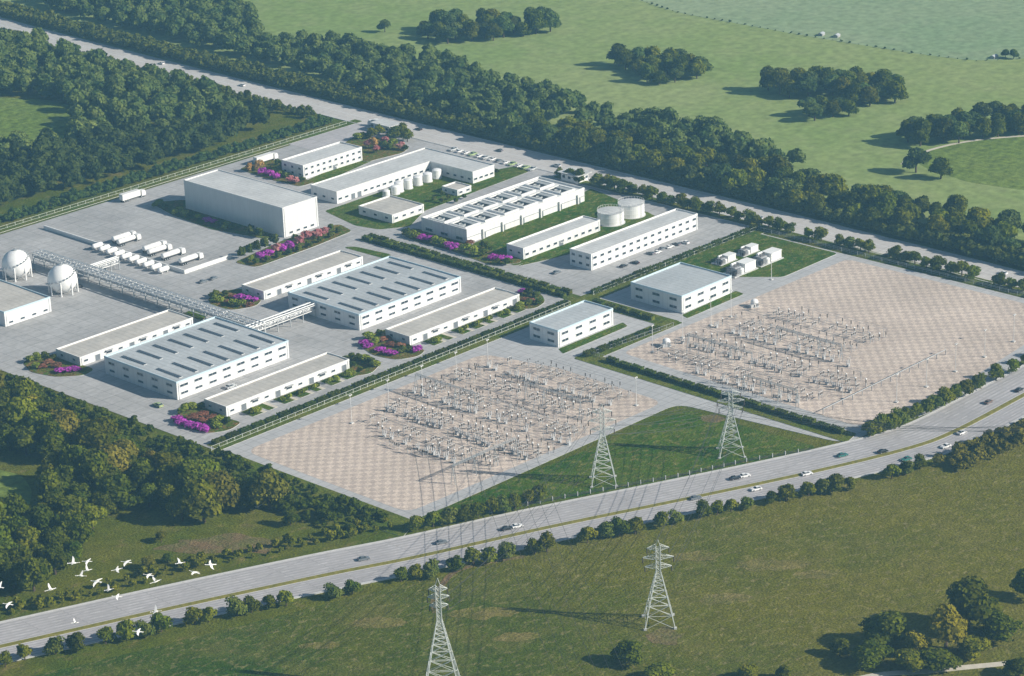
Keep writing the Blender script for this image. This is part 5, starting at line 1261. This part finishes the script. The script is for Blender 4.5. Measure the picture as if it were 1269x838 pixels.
for i, (px, py) in enumerate(((154,298),(160,301.5),(192,310),(198,314),(215,319),(237,325))):
    TK.put((*g(px, py), .11), rnd.uniform(-.03,.03), ['upper tanker truck of the leftmost pair','lower tanker truck of the leftmost pair','upper tanker truck of the second pair','lower tanker truck of the second pair','single tanker truck third in the row','rightmost single tanker truck by the low wall'][i], 'tanker trucks parked in the yard', .92)
BX.put((*g(165,247), .12), 0, 'white box truck driving along the far left fence', None, 1.0)
BX.put((*g(330,201), .13), 0, 'white box truck behind the orange trees', None, 1.0)
BX.put((*g(470,157), .16), math.pi/2+.3, 'white box truck at the entrance by the back highway', None, .9)
# gatehouses
def gate(label, px, py, sx, sy, h=3.4):
    x, y = g(px, py); t = thing('gatehouse', label, 'gatehouse', (x, y, .12)); link('wall', MB().box(0,0,-.1,sx,sy,h).mesh('wall', m_white2), t)
    link('roof', MB().box(-1.2,-1.2,h,sx+1.2,sy+1.2,h+.35).mesh('roof', m_roof), t)
    for i in range(3): link('window', window_mesh(1.4,1.1,'x'), t, (sx*(i+.5)/3,0,1.8)); link('window', window_mesh(1.6,1.1,'y'), t, (0,sy*(i+.5)/3,1.8))
    link('barrier', MB().box(sx+.3,-.2,0,sx+.7,.2,1.1).tube((sx+.5,0,1.05),(sx+.5,-6,1.2),.08,5).mesh('barrier', m_whtrim), t)
gate('gatehouse with flat roof by the entrance road at the top of the works', 483, 166, 6, 11)
gate('small white gatehouse beside the back highway behind the cooling hall', 716, 228, 7, 10)
# far farm buildings on the field edge
for i, (px, py) in enumerate(((1018,44),(1037,46),(1232,72))):
    x, y = g(px, py); t = thing('farmhouse', '%s tiny pale farmhouse from the left on the far field edge' % nth(i), 'house', (x, y, 0), rnd.uniform(0, 1), 'tiny farm houses on the far field edge'); t.scale = (.7, .7, .6)
    link('wall', MB().box(-2.6,-1.8,0,2.6,1.8,2.0).mesh('wall', m_conc), t); link('roof', MB().add([(-2.8,-2,2),(2.8,-2,2),(2.8,2,2),(-2.8,2,2),(-2.8,0,3),(2.8,0,3)], [(0,1,5,4),(2,3,4,5),(0,4,3),(1,2,5),(0,3,2,1)]).mesh('roof', m_roofg), t)
pl = [Vector(g(*p)) for p in ((700,-30),(840,16),(1000,45),(1130,66),(1210,76),(1290,72))]
rs_ = random.Random(4); hp = []
for a, b in zip(pl, pl[1:]):
    n = int((b-a).length/5)
    for j in range(n):
        w = a.lerp(b, j/n); hp.append((w.x, w.y, rs_.uniform(.12,.4), .7, rs_.randrange(5)))
tag(link('field_hedgerow', mass_mesh('field_hedgerow', L_blue, hp, BP)), 'thin dark hedgerow along the far field edge', 'hedgerow', None, 'stuff')
# bench / slab by the woods
bn = thing('stone_bench', 'long white bench on the grass at the tip of the left woods', 'bench', (*g(327,625), 0), R_(10))
link('seat', MB().box(-4,-.5,.45,4,.5,.75).mesh('seat', m_whtrim), bn)
for s in (-1,1): link('leg', MB().box(s*3.2-.3,-.4,0,s*3.2+.3,.4,.45).mesh('leg', m_kerb), bn)

# ------------------------------------------------------------------ flying birds (real birds, gliding between camera and ground)
def bird_mesh(seed, up, sweep, bank):
    mb = MB(); r = random.Random(seed)
    sec = ((-.62,.02),(-.55,.10),(-.40,.08),(-.22,.13),(0,.17),(.22,.15),(.36,.08),(.55,.05),(.72,.045),(.80,.07),(.88,.05),(.90,.02))
    mb.rings([((x, 0, .02 if x < .3 else .02+.06*(x-.3)), (0, rr, 0), (0, 0, rr*.8)) for x, rr in sec], 10)
    mb.add([(-.45,-.05,.02),(-.45,.05,.02),(-.85,.16,.03),(-.85,-.16,.03)], [(0,1,2,3)])
    for s in (-1, 1):
        P = []
        for k, (f, ch) in enumerate(((0,.38),(.25,.36),(.5,.32),(.75,.22),(1,.05))):
            span = 1.15*f; z = up*span*(1 if s > 0 else bank)-.10*f*f*2*(1 if up > 0 else -1); xo = .12-sweep*f*f+.08*math.sin(f*3)
            y = s*(.08+span*math.cos(up*.5)); P.append(((xo, y, .06+z), (xo-ch, y, .03+z)))
        for (a, b), (c, d) in zip(P, P[1:]):
            v = [a, b, d, c]; v2 = [(p[0], p[1], p[2]-.03) for p in v]; mb.add(v, [(0,1,2,3)]); mb.add(v2, [(3,2,1,0)])
        for a, b in ((0, 1),):
            pass
        for (a, b), (c, d) in zip(P, P[1:]):
            for p, q in ((a, c), (b, d)): mb.add([p, q, (q[0],q[1],q[2]-.03), (p[0],p[1],p[2]-.03)], [(0,1,2,3)])
    return mb.mesh('bird', m_bird)
BM = [bird_mesh(1,.55,.25,1.0), bird_mesh(2,-.25,.35,.9), bird_mesh(3,.15,.3,-.6), bird_mesh(4,.8,.15,.7)]
beak = MB().tube((.90,0,.05),(1.02,0,.03),.025,5,0,.005).mesh('beak', m_beak)
bp_ = [(91,698),(108,696),(156.5,697),(108,707),(100,714),(145,706),(119.5,721),(62.5,731),(135,731),(145,739.5),(184,713),(193,721),(223,698),(261,700),(241,709.5),(93,772),(193,758),(171,783),(10,749),(-1,728)]
order = sorted(range(len(bp_)), key=lambda i: bp_[i][0])
for rank, i in enumerate(order):
    px, py = bp_[i]; D = 470-rnd.uniform(0, 30)
    d = (CF*FPX+CR*(px-634.5)-CU*(py-419)).normalized(); p = CPOS+d*D
    o = link('bird', BM[(i*5) % 4], None, p); o.rotation_euler = (rnd.uniform(-.2,.2), rnd.uniform(-.15,.15), R_(135 if i % 4 else -50)-YAW+R_(45)+rnd.uniform(-.5,.5)); s = rnd.uniform(.95,1.2)*(.75 if i in (15,) else 1); o.scale = (s, s, s)
    tag(o, '%s white bird from the left in the flock flying over the lower left highway' % nth(rank), 'bird', 'white birds in flight'); link('beak', beak, o)
relabel()
# originals never placed are dropped
for o in list(bpy.data.objects):
    if o.parent is None and o.get('label') == 'x':
        for c in list(o.children_recursive): bpy.data.objects.remove(c)
        bpy.data.objects.remove(o)
